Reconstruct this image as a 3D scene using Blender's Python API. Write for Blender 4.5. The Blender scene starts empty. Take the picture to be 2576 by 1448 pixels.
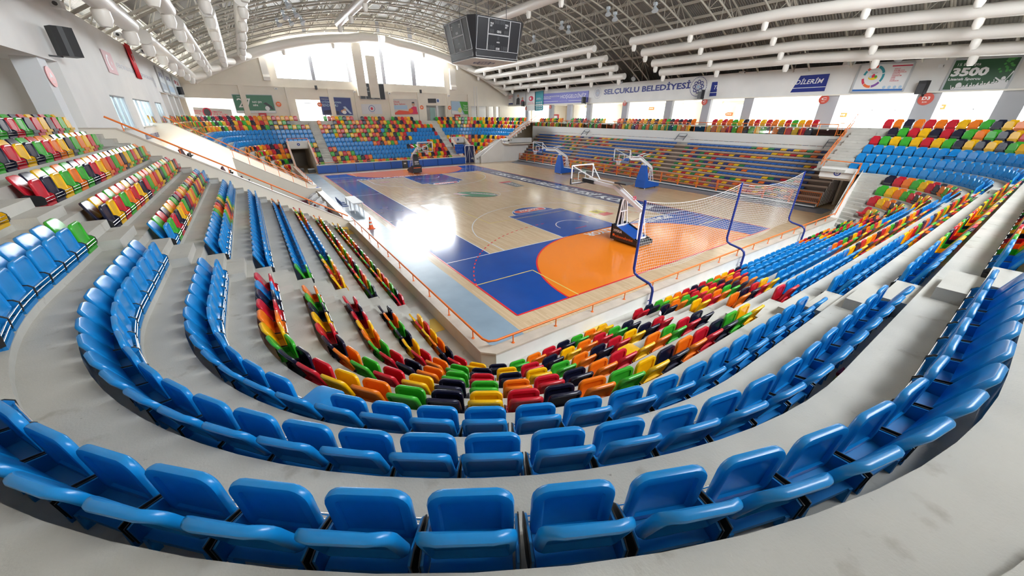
import bpy, math, random
from mathutils import Vector, Matrix
import numpy as np
random.seed(7)
SC = bpy.context.scene
COL = SC.collection
PI = math.pi
# ---------------------------------------------------------------- camera
F_PX = 891.32
CAM = Vector((-8.9153, -14.9580, 6.3978))
YAW, PITCH, ROLL = 0.603356, -0.448518, 0.005277
_f = Vector((math.sin(YAW)*math.cos(PITCH), math.cos(YAW)*math.cos(PITCH), math.sin(PITCH)))
_r = Vector((math.cos(YAW), -math.sin(YAW), 0))
_u = _r.cross(_f)
RX = math.cos(ROLL)*_r + math.sin(ROLL)*_u
UX = -math.sin(ROLL)*_r + math.cos(ROLL)*_u
cam_d = bpy.data.cameras.new('camera'); cam = bpy.data.objects.new('camera', cam_d); COL.objects.link(cam)
cam_d.sensor_width = 36; cam_d.lens = F_PX/2576*36; cam_d.clip_start = .05; cam_d.clip_end = 400
cam.matrix_world = Matrix(((RX.x, UX.x, -_f.x, CAM.x), (RX.y, UX.y, -_f.y, CAM.y), (RX.z, UX.z, -_f.z, CAM.z), (0, 0, 0, 1)))
SC.camera = cam
# ---------------------------------------------------------------- light and exposure
SC.view_settings.view_transform = 'Standard'; SC.view_settings.look = 'None'
SC.view_settings.gamma = 1; SC.view_settings.use_curve_mapping = False
SC.view_settings.exposure = 1.75
SC.cycles.use_denoising = True
SC.cycles.max_bounces = 10; SC.cycles.diffuse_bounces = 6; SC.cycles.glossy_bounces = 4
SC.cycles.transparent_max_bounces = 12; SC.cycles.sample_clamp_indirect = 6
SC.cycles.caustics_reflective = False; SC.cycles.caustics_refractive = False
W = bpy.data.worlds.new('sky'); SC.world = W; W.use_nodes = True
bg = W.node_tree.nodes['Background']; bg.inputs[0].default_value = (.93, .97, 1, 1); bg.inputs[1].default_value = 9.0
def portal(name, loc, rot, sx, sy):
    l = bpy.data.lights.new(name, 'AREA'); l.shape = 'RECTANGLE'; l.size = sx; l.size_y = sy
    l.cycles.is_portal = True
    o = bpy.data.objects.new(name, l); COL.objects.link(o); o.location = loc; o.rotation_euler = rot
    return o
portal('daylight_far_windows', (8, 46.95, 13.4), (math.radians(-90), 0, 0), 24, 6.4)
portal('daylight_near_windows', (8, -18.95, 13.4), (math.radians(90), 0, 0), 24, 6.4)
portal('daylight_gallery', (38.3, 12, 6.9), (0, math.radians(90), 0), 2.6, 56)
# ---------------------------------------------------------------- materials
MATS = {}
def mat(name, col, rough=.5, metal=0, spec=.5, noise=0, nscale=4, bump=0, coat=0, emis=None, stretch=None):
    if name in MATS: return MATS[name]
    m = bpy.data.materials.new(name); m.use_nodes = True; nt = m.node_tree; b = nt.nodes['Principled BSDF']
    b.inputs['Base Color'].default_value = (*col, 1); b.inputs['Roughness'].default_value = rough
    b.inputs['Metallic'].default_value = metal; b.inputs['Specular IOR Level'].default_value = spec
    if coat: b.inputs['Coat Weight'].default_value = coat; b.inputs['Coat Roughness'].default_value = .08
    if emis: b.inputs['Emission Color'].default_value = (*emis[:3], 1); b.inputs['Emission Strength'].default_value = emis[3]
    if noise or bump:
        tc = nt.nodes.new('ShaderNodeTexCoord'); n = nt.nodes.new('ShaderNodeTexNoise'); n.inputs['Scale'].default_value = nscale; n.inputs['Detail'].default_value = 5
        src = tc.outputs['Object']
        if stretch:
            mp = nt.nodes.new('ShaderNodeMapping'); mp.inputs['Scale'].default_value = stretch; nt.links.new(src, mp.inputs[0]); src = mp.outputs[0]
        nt.links.new(src, n.inputs['Vector'])
        if noise:
            r = nt.nodes.new('ShaderNodeValToRGB'); r.color_ramp.elements[0].position = .3; r.color_ramp.elements[1].position = .7
            r.color_ramp.elements[0].color = (*[c*(1-noise) for c in col], 1); r.color_ramp.elements[1].color = (*[min(1, c*(1+noise*.5)) for c in col], 1)
            nt.links.new(n.outputs['Fac'], r.inputs[0]); nt.links.new(r.outputs[0], b.inputs['Base Color'])
        if bump:
            bp = nt.nodes.new('ShaderNodeBump'); bp.inputs['Strength'].default_value = bump; bp.inputs['Distance'].default_value = .02
            nt.links.new(n.outputs['Fac'], bp.inputs['Height']); nt.links.new(bp.outputs[0], b.inputs['Normal'])
    MATS[name] = m; return m
def concrete_mat():
    m = mat('concrete', (.53, .515, .47), .62)
    nt = m.node_tree; b = nt.nodes['Principled BSDF']; L = nt.links.new
    tc = nt.nodes.new('ShaderNodeTexCoord')
    def nz(scale, det, lo, hi):
        n = nt.nodes.new('ShaderNodeTexNoise'); n.inputs['Scale'].default_value = scale; n.inputs['Detail'].default_value = det
        L(tc.outputs['Object'], n.inputs['Vector'])
        r = nt.nodes.new('ShaderNodeMapRange'); r.inputs[1].default_value = lo; r.inputs[2].default_value = hi; L(n.outputs['Fac'], r.inputs[0]); return r.outputs[0], n
    a, n1 = nz(.9, 6, .35, .7); s, n2 = nz(3.4, 8, .62, .70); d, n3 = nz(14, 4, .72, .78); fine, n4 = nz(60, 3, .3, .7)
    def mix(fac, c1, c2):
        x = nt.nodes.new('ShaderNodeMix'); x.data_type = 'RGBA'
        (L(fac, x.inputs[0]) if not isinstance(fac, float) else x.inputs[0].__setattr__('default_value', fac))
        for i, c in ((6, c1), (7, c2)):
            (x.inputs[i].__setattr__('default_value', (*c, 1)) if isinstance(c, tuple) else L(c, x.inputs[i]))
        return x.outputs[2]
    c = mix(a, (.44, .43, .395), (.56, .545, .50))
    mu = nt.nodes.new('ShaderNodeMath'); mu.operation = 'MULTIPLY'; mu.inputs[1].default_value = .55; L(s, mu.inputs[0])
    c = mix(mu.outputs[0], c, (.30, .265, .215))
    mu2 = nt.nodes.new('ShaderNodeMath'); mu2.operation = 'MULTIPLY'; mu2.inputs[1].default_value = .6; L(d, mu2.inputs[0])
    c = mix(mu2.outputs[0], c, (.13, .12, .11))
    L(c, b.inputs['Base Color'])
    bp = nt.nodes.new('ShaderNodeBump'); bp.inputs['Strength'].default_value = .15; bp.inputs['Distance'].default_value = .01; L(fine, bp.inputs['Height']); L(bp.outputs[0], b.inputs['Normal'])
    return m
def wood_mat():
    m = mat('court_wood', (.6, .42, .25), .16, spec=.5)
    nt = m.node_tree; b = nt.nodes['Principled BSDF']; L = nt.links.new
    tc = nt.nodes.new('ShaderNodeTexCoord'); mp = nt.nodes.new('ShaderNodeMapping'); mp.inputs['Rotation'].default_value = (0, 0, PI/2); L(tc.outputs['Object'], mp.inputs[0])
    br = nt.nodes.new('ShaderNodeTexBrick'); br.inputs['Scale'].default_value = 1; br.inputs['Brick Width'].default_value = 1.3; br.inputs['Row Height'].default_value = .085
    br.inputs['Mortar Size'].default_value = .002; br.inputs['Color1'].default_value = (.60, .435, .27, 1); br.inputs['Color2'].default_value = (.70, .53, .345, 1); br.inputs['Mortar'].default_value = (.5, .36, .22, 1)
    br.inputs['Bias'].default_value = 0; L(mp.outputs[0], br.inputs['Vector'])
    L(br.outputs['Color'], b.inputs['Base Color'])
    n = nt.nodes.new('ShaderNodeTexNoise'); n.inputs['Scale'].default_value = 1.2; L(tc.outputs['Object'], n.inputs['Vector'])
    r = nt.nodes.new('ShaderNodeMapRange'); r.inputs[3].default_value = .10; r.inputs[4].default_value = .24; L(n.outputs['Fac'], r.inputs[0]); L(r.outputs[0], b.inputs['Roughness'])
    return m
def deck_mat():
    m = mat('roof_sheet', (.25, .235, .21), .5, metal=.2)
    nt = m.node_tree; b = nt.nodes['Principled BSDF']; L = nt.links.new
    tc = nt.nodes.new('ShaderNodeTexCoord'); w = nt.nodes.new('ShaderNodeTexWave'); w.bands_direction = 'Y'; w.inputs['Scale'].default_value = 1.6; w.inputs['Distortion'].default_value = 0
    L(tc.outputs['Object'], w.inputs['Vector'])
    bp = nt.nodes.new('ShaderNodeBump'); bp.inputs['Strength'].default_value = .8; bp.inputs['Distance'].default_value = .05; L(w.outputs['Fac'], bp.inputs['Height']); L(bp.outputs[0], b.inputs['Normal'])
    return m
def glass_mat(name='window_glass', tint=(.97, .99, 1), gloss=.06):
    m = bpy.data.materials.new(name); m.use_nodes = True; nt = m.node_tree; nt.nodes.clear()
    o = nt.nodes.new('ShaderNodeOutputMaterial'); t = nt.nodes.new('ShaderNodeBsdfTransparent'); t.inputs[0].default_value = (*tint, 1)
    g = nt.nodes.new('ShaderNodeBsdfGlossy'); g.inputs['Roughness'].default_value = .03
    x = nt.nodes.new('ShaderNodeMixShader'); x.inputs[0].default_value = gloss
    nt.links.new(t.outputs[0], x.inputs[1]); nt.links.new(g.outputs[0], x.inputs[2]); nt.links.new(x.outputs[0], o.inputs[0])
    MATS[name] = m; return m
M_CONC = concrete_mat(); M_WOOD = wood_mat(); M_DECK = deck_mat(); M_GLASS = glass_mat(); M_TINT = glass_mat('booth_glass', (.55, .68, .75), .25); M_RAILGLASS = glass_mat('rail_glass', (.9, .93, .92), .07)
M_CREAM = mat('cream_wall', (.80, .74, .64), .8, noise=.05, nscale=.6)
M_WHITE = mat('white_wall', (.80, .79, .77), .75, noise=.05, nscale=.7)
M_GREYP = mat('grey_column', (.43, .44, .48), .7)
M_LGREY = mat('pale_grey_plinth', (.70, .70, .68), .6)
M_MARBLE = mat('coping_marble', (.60, .53, .45), .35, noise=.14, nscale=2.5)
M_PAR = mat('parapet_paint', (.78, .77, .74), .7, noise=.07, nscale=1.5)
M_PARB = mat('parapet_beige', (.62, .56, .47), .7, noise=.09, nscale=1.5)
M_RAIL = mat('orange_rail', (.86, .20, .03), .35)
M_TRUSS = mat('truss_paint', (.46, .42, .35), .55)
M_DUCT = mat('duct_white', (.80, .76, .70), .38, spec=.5)
M_STEEL = mat('white_steel', (.82, .82, .84), .35)
M_CHROME = mat('chrome', (.85, .85, .87), .18, metal=1)
M_BLACK = mat('black_plastic', (.016, .016, .018), .45)
M_DARK = mat('dark_grey', (.06, .06, .065), .5)
M_RUBBER = mat('grey_rubber', (.27, .37, .47), .25, noise=.12, nscale=.8)
M_GRUB = mat('slate_rubber', (.19, .21, .25), .35)
M_CBLUE = mat('court_blue', (.005, .072, .37), .14, noise=.1, nscale=.9)
M_CNAVY_SHEEN = mat('court_navy_sheen', (.022, .045, .16), .16)  # darker navy band, its greyish floor reflection mixed into the colour
M_CORANGE = mat('court_orange', (.90, .24, .015), .13)
M_CORANGE_SHEEN = mat('court_orange_sheen', (.78, .22, .06), .16)  # far orange with distant floor reflections put into the colour
M_LRED = mat('line_red', (.72, .02, .03), .25)
M_LWHITE = mat('line_white', (.80, .82, .84), .25)
M_LYEL = mat('line_yellow', (.80, .62, .16), .25)
M_PAD = mat('pad_blue', (.008, .095, .46), .4, noise=.06, nscale=2)
M_NET = mat('net_cord', (.82, .81, .80), .7)
M_POLE = mat('pole_blue', (.015, .035, .24), .3)
SEATC = {'B': (.006, .245, .64), 'R': (.58, .012, .03), 'G': (.045, .42, .03), 'Y': (.88, .50, .004), 'O': (.86, .20, .008), 'K': (.010, .011, .034)}
CNAME = {'B': 'blue', 'R': 'red', 'G': 'green', 'Y': 'yellow', 'O': 'orange', 'K': 'navy black'}
SM = {k: mat('seat_'+CNAME[k].replace(' ', '_'), c, .27, spec=.5, noise=.10, nscale=6) for k, c in SEATC.items()}
SD = {k: mat('seat_frame_'+CNAME[k].replace(' ', '_'), tuple(x*.8 for x in c), .45) for k, c in SEATC.items()}
BLC = {'B': (.02, .14, .52), 'L': (.06, .26, .72), 'R': (.55, .01, .03), 'G': (.01, .24, .07), 'Y': (.88, .55, .01), 'O': (.82, .15, .015), 'K': (.008, .035, .21)}
BLN = {'B': 'blue', 'L': 'light blue', 'R': 'red', 'G': 'green', 'Y': 'yellow', 'O': 'orange', 'K': 'navy'}
BM = {k: mat('bleacher_'+BLN[k].replace(' ', '_'), c, .4) for k, c in BLC.items()}
M_BOARD = mat('bleacher_board', (.42, .31, .24), .5, noise=.12, nscale=2)
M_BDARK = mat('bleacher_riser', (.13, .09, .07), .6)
M_CARPET = mat('carpet_maroon', (.20, .035, .075), .9)
# ---------------------------------------------------------------- mesh builder
class MB:
    def __init__(s): s.v = []; s.f = []; s.m = []; s.ms = []
    def mi(s, m):
        if m not in s.ms: s.ms.append(m)
        return s.ms.index(m)
    def add(s, vs, fs, m):
        o = len(s.v); s.v += [tuple(x) for x in vs]; i = s.mi(m)
        for f in fs: s.f.append(tuple(o+k for k in f)); s.m.append(i)
    def quad(s, pts, m): s.add(pts, [tuple(range(len(pts)))], m)
    def box(s, lo, hi, m):
        x0, y0, z0 = lo; x1, y1, z1 = hi
        s.add([(x0,y0,z0),(x1,y0,z0),(x1,y1,z0),(x0,y1,z0),(x0,y0,z1),(x1,y0,z1),(x1,y1,z1),(x0,y1,z1)],
              [(3,2,1,0),(4,5,6,7),(0,1,5,4),(1,2,6,5),(2,3,7,6),(3,0,4,7)], m)
    def bar(s, p, q, w, h, m, up=(0,0,1)):
        p = Vector(p); q = Vector(q); d = (q-p).normalized(); u = Vector(up)
        a = d.cross(u)
        if a.length < 1e-4: a = d.cross(Vector((1,0,0)))
        a.normalize(); b = a.cross(d); a *= w/2; b *= h/2
        vs = [p-a-b, p+a-b, p+a+b, p-a+b, q-a-b, q+a-b, q+a+b, q-a+b]
        s.add(vs, [(0,1,2,3),(7,6,5,4),(1,0,4,5),(2,1,5,6),(3,2,6,7),(0,3,7,4)], m)
    def tube(s, path, r, m, n=8, cap=True):
        P = [Vector(p) for p in path]; rings = []; up = None
        for i, p in enumerate(P):
            d = ((P[min(i+1, len(P)-1)]-P[max(i-1, 0)])).normalized()
            if up is None: up = Vector((0,0,1)) if abs(d.z) < .9 else Vector((1,0,0))
            a = d.cross(up).normalized(); b = a.cross(d).normalized(); up = b
            rr = r[i] if isinstance(r, (list, tuple)) else r
            rings.append([p + rr*(math.cos(2*PI*k/n)*a + math.sin(2*PI*k/n)*b) for k in range(n)])
        vs = [v for g in rings for v in g]; fs = []
        for i in range(len(P)-1):
            for k in range(n): fs.append((i*n+k, i*n+(k+1)%n, (i+1)*n+(k+1)%n, (i+1)*n+k))
        if cap: fs.append(tuple(range(n))[::-1]); fs.append(tuple((len(P)-1)*n+k for k in range(n)))
        s.add(vs, fs, m)
    def lathe(s, prof, c, m, n=16, axis='z'):
        vs = []; fs = []
        for r, z in prof:
            for k in range(n):
                a = 2*PI*k/n; x, y = r*math.cos(a), r*math.sin(a)
                vs.append((c[0]+x, c[1]+y, c[2]+z) if axis == 'z' else ((c[0]+z, c[1]+x, c[2]+y) if axis == 'x' else (c[0]+x, c[1]+z, c[2]+y)))
        for i in range(len(prof)-1):
            for k in range(n): fs.append((i*n+k, i*n+(k+1)%n, (i+1)*n+(k+1)%n, (i+1)*n+k))
        s.add(vs, fs, m)
    def prism(s, poly, z0, z1, m, f=None):   # poly in a plane, f maps (a,b,h) to xyz
        f = f or (lambda a, b, h: (a, b, h)); n = len(poly)
        vs = [f(a, b, z0) for a, b in poly]+[f(a, b, z1) for a, b in poly]
        s.add(vs, [tuple(range(n))[::-1], tuple(range(n, 2*n))]+[(i, (i+1)%n, n+(i+1)%n, n+i) for i in range(n)], m)
    def mesh(s, name, smooth=None):
        me = bpy.data.meshes.new(name); me.from_pydata(s.v, [], s.f)
        for m in s.ms: me.materials.append(m)
        me.polygons.foreach_set('material_index', s.m); me.update()
        if smooth is not None:
            me.polygons.foreach_set('use_smooth', [True]*len(s.f)); me.set_sharp_from_angle(angle=math.radians(smooth))
        return me
    def build(s, name, parent=None, smooth=None, loc=None):
        o = bpy.data.objects.new(name, s.mesh(name, smooth)); COL.objects.link(o)
        if parent: o.parent = parent
        if loc: o.location = loc
        return o
def tag(o, label, cat, group=None, kind=None):
    o['label'] = label; o['category'] = cat
    if group: o['group'] = group
    if kind: o['kind'] = kind
    return o
def struct(o, label=None):
    o['kind'] = 'structure'
    if label: o['label'] = label
    return o
def empty(name, loc, rz=0):
    o = bpy.data.objects.new(name, None); COL.objects.link(o); o.location = loc; o.rotation_euler = (0, 0, rz); o.empty_display_size = .2
    return o
def kids(o): return list(o.children)
def text_mesh(name, s, m, org, xd, ud, w, h, parent=None, bold=.02, shear=0, ext=.004):
    """lettering fitted into a w x h box whose lower left corner is org; xd, ud unit directions"""
    cu = bpy.data.curves.new(name, 'FONT'); cu.body = s; cu.offset = bold; cu.resolution_u = 2
    o = bpy.data.objects.new(name, cu); COL.objects.link(o)
    me = bpy.data.meshes.new_from_object(o.evaluated_get(bpy.context.evaluated_depsgraph_get()))
    bpy.data.objects.remove(o); bpy.data.curves.remove(cu)
    n = len(me.vertices); co = np.empty(n*3); me.vertices.foreach_get('co', co); co = co.reshape(-1, 3)
    co[:, 0] += shear*co[:, 1]
    lo, hi = co[:, :2].min(0), co[:, :2].max(0); k = (co[:, :2]-lo)/(hi-lo+1e-9)
    xd, ud = np.array(xd, float), np.array(ud, float); nn = np.cross(xd, ud)
    out = np.array(org, float)+k[:, :1]*w*xd+k[:, 1:]*h*ud+nn*ext
    me.vertices.foreach_set('co', out.ravel()); me.materials.clear(); me.materials.append(m)
    for p in me.polygons: p.material_index = 0
    me.update(); r = bpy.data.objects.new(name, me); COL.objects.link(r)
    if parent: r.parent = parent; r.matrix_parent_inverse = parent.matrix_world.inverted() if parent.type == 'EMPTY' and False else r.matrix_parent_inverse
    return r
def disc(c, r, n=28): return [(c[0]+r*math.cos(2*PI*i/n), c[1]+r*math.sin(2*PI*i/n)) for i in range(n)]
def ordn(n): return str(n)+('th' if 10 <= n % 100 <= 20 else {1: 'st', 2: 'nd', 3: 'rd'}.get(n % 10, 'th'))
# ray of the photograph, used to set wall-mounted things on the planes they hang on
def ray(u, v): return ((u-1288)/F_PX)*RX-((v-724)/F_PX)*UX+_f
def onX(u, v, x): d = ray(u, v); return CAM+d*((x-CAM.x)/d.x)
def onY(u, v, y): d = ray(u, v); return CAM+d*((y-CAM.y)/d.y)
def desc(o):
    out = [o]
    for c in o.children: out += desc(c)
    return out
def finish(root):
    """things are laid out in world coordinates; move their origin to the middle of their base"""
    ms = [o for o in desc(root) if o.type == 'MESH']
    lo = Vector((1e9,)*3); hi = -lo
    cs = []
    for o in ms:
        n = len(o.data.vertices); co = np.empty(n*3); o.data.vertices.foreach_get('co', co); co = co.reshape(-1, 3); cs.append(co)
        for i in range(3): lo[i] = min(lo[i], co[:, i].min()); hi[i] = max(hi[i], co[:, i].max())
    c = np.array(((lo.x+hi.x)/2, (lo.y+hi.y)/2, lo.z))
    for o, co in zip(ms, cs): o.data.vertices.foreach_set('co', (co-c).ravel()); o.data.update()
    root.location = c
    return root
def thing(name, label, cat, group=None): return tag(empty(name, (0, 0, 0)), label, cat, group)
def flip(me):
    me.flip_normals(); return me
# ---------------------------------------------------------------- the seating bowl
CX, CY, R0 = -4.69, -8.01, .64
CXR = 18.66
D, HR = .81, .52
opan = lambda k: .70+D*(k-1)
wz = lambda k: .53+HR*(k-1)
oris = lambda k: opan(k)+.30
class Path:
    """one row line at distance o from the parapet face; s = 0 in the middle of the corner, + towards the court end, - along the side"""
    def __init__(s, o, far=False):
        s.R = R0+o; s.h = s.R*PI/4; s.far = far; s.L = CXR-CX
    def at(s, t):
        R, h = s.R, s.h
        if t < -h: p = (CX-R, CY+(-t-h)); n = (1, 0)
        elif t <= h:
            a = -3*PI/4+t/R; p = (CX+R*math.cos(a), CY+R*math.sin(a)); n = (-math.cos(a), -math.sin(a))
        elif t <= h+s.L: p = (CX+t-h, CY-R); n = (0, 1)
        elif t <= 3*h+s.L:
            a = -PI/2+(t-h-s.L)/R; p = (CXR+R*math.cos(a), CY+R*math.sin(a)); n = (-math.cos(a), -math.sin(a))
        else: p = (CXR+R, CY+(t-3*h-s.L)); n = (-1, 0)
        return ((p[0], 28-p[1]), (n[0], -n[1])) if s.far else (p, n)
    def x(s, X): return s.h+X-CX
    def y(s, Y): return -(s.h+Y-CY)
    def ye(s, Y): return 3*s.h+s.L+(Y-CY)
def line(o, far, ylo, yhi_right):
    """points of a row line, arcs finely cut, in a fixed count so rings join up"""
    P = Path(o, far); ts = [P.y(ylo), -P.h]+[-P.h+2*P.h*i/28 for i in range(1, 29)]+[P.h+P.L]+[P.h+P.L+2*P.h*i/20 for i in range(1, 21)]+[P.ye(yhi_right)]
    return [P.at(t)[0] for t in ts]
def bowl(far):
    prof = []
    for k in range(1, 12):
        a = 0 if k == 1 else oris(k-1)
        prof += [(a, wz(k)), (opan(k)-.09, wz(k)), (opan(k)-.09, wz(k)+.10), (oris(k), wz(k)+.10)]
    mb = MB()
    def sweep(pr, yl, yr):
        rows = [[(x, y, z) for x, y in line(o, far, yl, yr)] for o, z in pr]
        n = len(rows[0]); vs = [p for r in rows for p in r]
        fs = [((i*n+j, i*n+j+1, (i+1)*n+j+1, (i+1)*n+j) if not far else (i*n+j+1, i*n+j, (i+1)*n+j, (i+1)*n+j+1)) for i in range(len(rows)-1) for j in range(n-1)]
        mb.add(vs, [f[::-1] for f in fs], M_CONC)
    if not far:
        cut = 5*4
        sweep(prof[:cut]+[(oris(5), wz(6))], 6.75, -8.0)
        sweep(prof[cut:]+[(oris(11)+.3, wz(11)+.10)], 6.75, -5.3)
    else:
        # the far bowl is cut by two tunnels under its first five rows
        def part(pr, pieces):
            for f in pieces:
                rows = []
                for o, z in pr:
                    P = Path(o, True); t0, t1 = f(P)
                    rows.append([(*P.at(t0+(t1-t0)*i/40)[0], z) for i in range(41)])
                vs = [p for r in rows for p in r]; n = 41
                fs = [(i*n+j, i*n+j+1, (i+1)*n+j+1, (i+1)*n+j) for i in range(len(rows)-1) for j in range(n-1)]
                mb.add(vs, fs, M_CONC)
        low = prof[:20]+[(oris(5), wz(6))]; hi = prof[20:]+[(oris(11)+.3, wz(11)+.10)]
        part(low, [lambda P: (P.y(6.75), P.x(-4.95) if P.R > 2.2 else 0), lambda P: (P.x(-2.75), P.x(17.65)), lambda P: (P.x(19.75) if P.R < .9 else max(P.x(18.66), P.h+P.L+P.R*math.asin(min(1, 1.15/P.R))), P.ye(-8.0))])
        part(hi, [lambda P: (P.y(6.75), P.ye(-5.3))])
    return mb.build('tribune_floor' if not far else 'tribune_floor', None)
struct(bowl(False), 'stepped grey concrete terraces wrapping the near court corner')
struct(bowl(True), 'stepped grey concrete terraces behind the far goal')
# stair blocks: two per riser
def stair(f, ks, name, label, far=False):
    mb = MB()
    for k in ks:
        for o0, o1, z in ((oris(k)-.68, oris(k)-.34, wz(k)+.173), (oris(k)-.34, oris(k)+.01, wz(k)+.347)):
            q = f(o0, o1, k)
            n = len(q)//2
            pts = [(x, 28-y if far else y) for x, y in q]
            vs = [(x, y, wz(k)-.02) for x, y in pts]+[(x, y, z) for x, y in pts]; m = len(pts)
            fs = [tuple(range(m, 2*m)), tuple(range(m))[::-1]]+[(i, (i+1)%m, m+(i+1)%m, m+i) for i in range(m)]
            if far: fs = [g[::-1] for g in fs]
            mb.add(vs, fs, M_CONC)
    return struct(mb.build(name), label)
def st_end(x0, x1): return lambda a, b, k: [(x0, CY-R0-b), (x1, CY-R0-b), (x1, CY-R0-a), (x0, CY-R0-a)]
def st_side(y0, y1): return lambda a, b, k: [(CX-R0-b, y0), (CX-R0-a, y0), (CX-R0-a, y1), (CX-R0-b, y1)]
def st_arc(a, b, k):
    out = []
    for o, rev in ((a, 0), (b, 1)):
        R = R0+o; a0 = -math.asin(min(.95, 1.15/R)); g = [a0*(1-i/6) for i in range(7)]
        if rev: g = g[::-1]
        out += [(CXR+R*math.cos(t), CY+R*math.sin(t)) for t in g]
    return out[::-1]
def st_upper(a, b, k): return [(CXR+R0+a, -7.1), (CXR+R0+b, -7.1), (CXR+R0+b, -5.75), (CXR+R0+a, -5.75)]
A10 = range(1, 11)
stair(st_end(-1.66, -.60), A10, 'stairs', 'concrete steps between the corner block and the court end block, near side')
stair(st_side(-5.72, -4.58), A10, 'stairs', 'concrete steps between the corner block and the side block by the painted wall')
stair(st_end(15.75, 16.75), A10, 'stairs', 'concrete steps near the end of the court end block, near side')
stair(st_side(6.15, 6.75), A10, 'stairs', 'concrete steps running down against the sloping wall')
stair(st_arc, range(1, 6), 'stairs', 'concrete steps beside the tunnel marked D')
stair(st_upper, range(6, 11), 'stairs', 'concrete steps above the tunnel marked D')
stair(st_end(-1.66, -.60), A10, 'stairs', 'far concrete steps beside the tunnel marked A', True)
stair(st_end(16.1, 17.2), A10, 'stairs', 'far concrete steps beside the tunnel with the blue curtain', True)
stair(st_arc, range(1, 6), 'stairs', 'far concrete steps behind the tall white triangular wall', True)
stair(st_upper, range(6, 11), 'stairs', 'far concrete steps climbing to the gallery', True)
stair(st_side(6.15, 6.75), A10, 'stairs', 'far concrete steps running down against the second sloping wall', True)
# ---------------------------------------------------------------- seats
def slab(mb, w, h, t, rt, rb, e, m, fm, dome=0, back_in=None, front_in=None):
    """rounded slab: outline in (x,z) from z=0 to h, thickness t along y, softened edge e; *_in = (rim, depth) recess; fm maps points"""
    def outline(ins):
        W, H = w/2-ins, h-ins; pts = []
        r1 = max(.004, rt-ins); r0 = max(.004, rb-ins)
        for cx, cz, r, a0 in ((W-r1, H-r1, r1, 0), (-W+r1, H-r1, r1, 90), (-W+r0, ins+r0, r0, 180), (W-r0, ins+r0, r0, 270)):
            for i in range(5): a = math.radians(a0+22.5*i); pts.append((cx+r*math.cos(a), cz+r*math.sin(a)))
        return pts
    rings = []
    if front_in: rings += [(front_in[0]+.012, t/2-front_in[1]), (front_in[0], t/2)]
    rings += [(e, t/2), (e*.3, t/2-e*.3), (0, t/2-e), (0, -t/2+e), (e*.3, -t/2+e*.3), (e, -t/2)]
    if back_in: rings += [(back_in[0], -t/2), (back_in[0]+.012, -t/2+back_in[1])]
    vs = []; n = 20
    for ins, y in rings: vs += [fm(x, y, z) for x, z in outline(ins)]
    fs = [(i*n+k, (i+1)*n+k, (i+1)*n+(k+1)%n, i*n+(k+1)%n) for i in range(len(rings)-1) for k in range(n)]
    fs.append(tuple(range(n))[::-1][::-1]); fs.append(tuple((len(rings)-1)*n+k for k in range(n))[::-1])
    mb.add(vs, [f[::-1] for f in fs[:-2]]+[f[::-1] for f in fs[-2:]], m)
def f_back(x, y, z):
    c = (x/.22)**2; yy = y+.035*c; a = math.radians(20)
    return (x, -.125-z*math.sin(a)+yy*math.cos(a), .19+z*math.cos(a)+yy*math.sin(a)+.008*(1-c)*z/.4)
def f_pan(x, y, z):
    c = (x/.22)**2; a = math.radians(4)
    return (x, .035-z*math.sin(a)+(y-.012*c)*math.cos(a), .115+z*math.cos(a))
def f_pan_down(x, y, z):
    return (x, -.10+z, .22-y+.02*z)
SEATZ = .0
PARTS = {}
def seat_parts(c, low=False):
    if (c, low) in PARTS: return PARTS[c, low]
    d = {}
    m, md = SM[c], SD[c]
    b = MB(); slab(b, .44, .405, .05, .10, .05, .018, m, f_back, back_in=(.035, .03)); d['backrest'] = b.mesh('backrest', 40)
    b = MB(); slab(b, .43, .385, .05, .085, .05, .018, m, f_pan, front_in=(.035, .018), back_in=(.055, .012)); d['seat_pan'] = b.mesh('seat_pan', 40)
    b = MB(); slab(b, .43, .385, .05, .085, .05, .018, m, f_pan_down, front_in=(.035, .018)); d['seat_pan_down'] = b.mesh('seat_pan', 40)
    b = MB(); b.lathe([(0, .004), (.019, .004), (.022, 0)], (0, 0, 0), mat('badge_navy', (.02, .03, .22), .4), 14)
    b.v = [(lambda q: (q.x*1.15, q.y, q.z))(Vector(f_back(x*1, .028+z*.6, .33+y*.75))) for x, y, z in b.v]; d['logo_badge'] = b.mesh('logo_badge')
    b = MB(); b.box((-.205, -.15, .10), (.205, .035, .125), md); b.box((-.205, -.16, .0), (-.175, -.12, .12), md); b.box((.175, -.16, .0), (.205, -.12, .12), md)
    b.box((-.21, .055, .0), (.21, .085, .05), md); b.box((-.205, -.15, .0), (-.19, .06, .03), md); b.box((.19, -.15, .0), (.205, .06, .03), md); d['base_frame'] = b.mesh('base_frame')
    for s, nm in ((-1, 'bl'), (1, 'br')):
        b = MB(); pr = [(-.16, .09), (-.05, .03), (.085, .06), (.095, .17), (.06, .205), (-.10, .24), (-.17, .22)]
        b.prism(pr, s*.222, s*.236, md, lambda a, q, h: (h, a, q)); b.prism([(a*1.06+.003, (q-.14)*1.07+.14) for a, q in pr], s*.236, s*.243, M_BLACK, lambda a, q, h: (h, a, q)); d[nm] = b.mesh('hinge_bracket')
    for i, z in enumerate((.10, .155)):
        b = MB(); b.tube([(-.225, .088, z), (.225, .088, z)], .0075, M_CHROME, 6); d['rod%d' % i] = b.mesh('rod', 60)
    b = MB(); b.box((-.30, -.17, .0), (-.255, .09, .13), M_BLACK); d['end_l'] = b.mesh('end_cover')
    b = MB(); b.box((.255, -.17, .0), (.30, .09, .13), M_BLACK); d['end_r'] = b.mesh('end_cover')
    PARTS[c, low] = d
    return d
PROTO = {}
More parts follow.
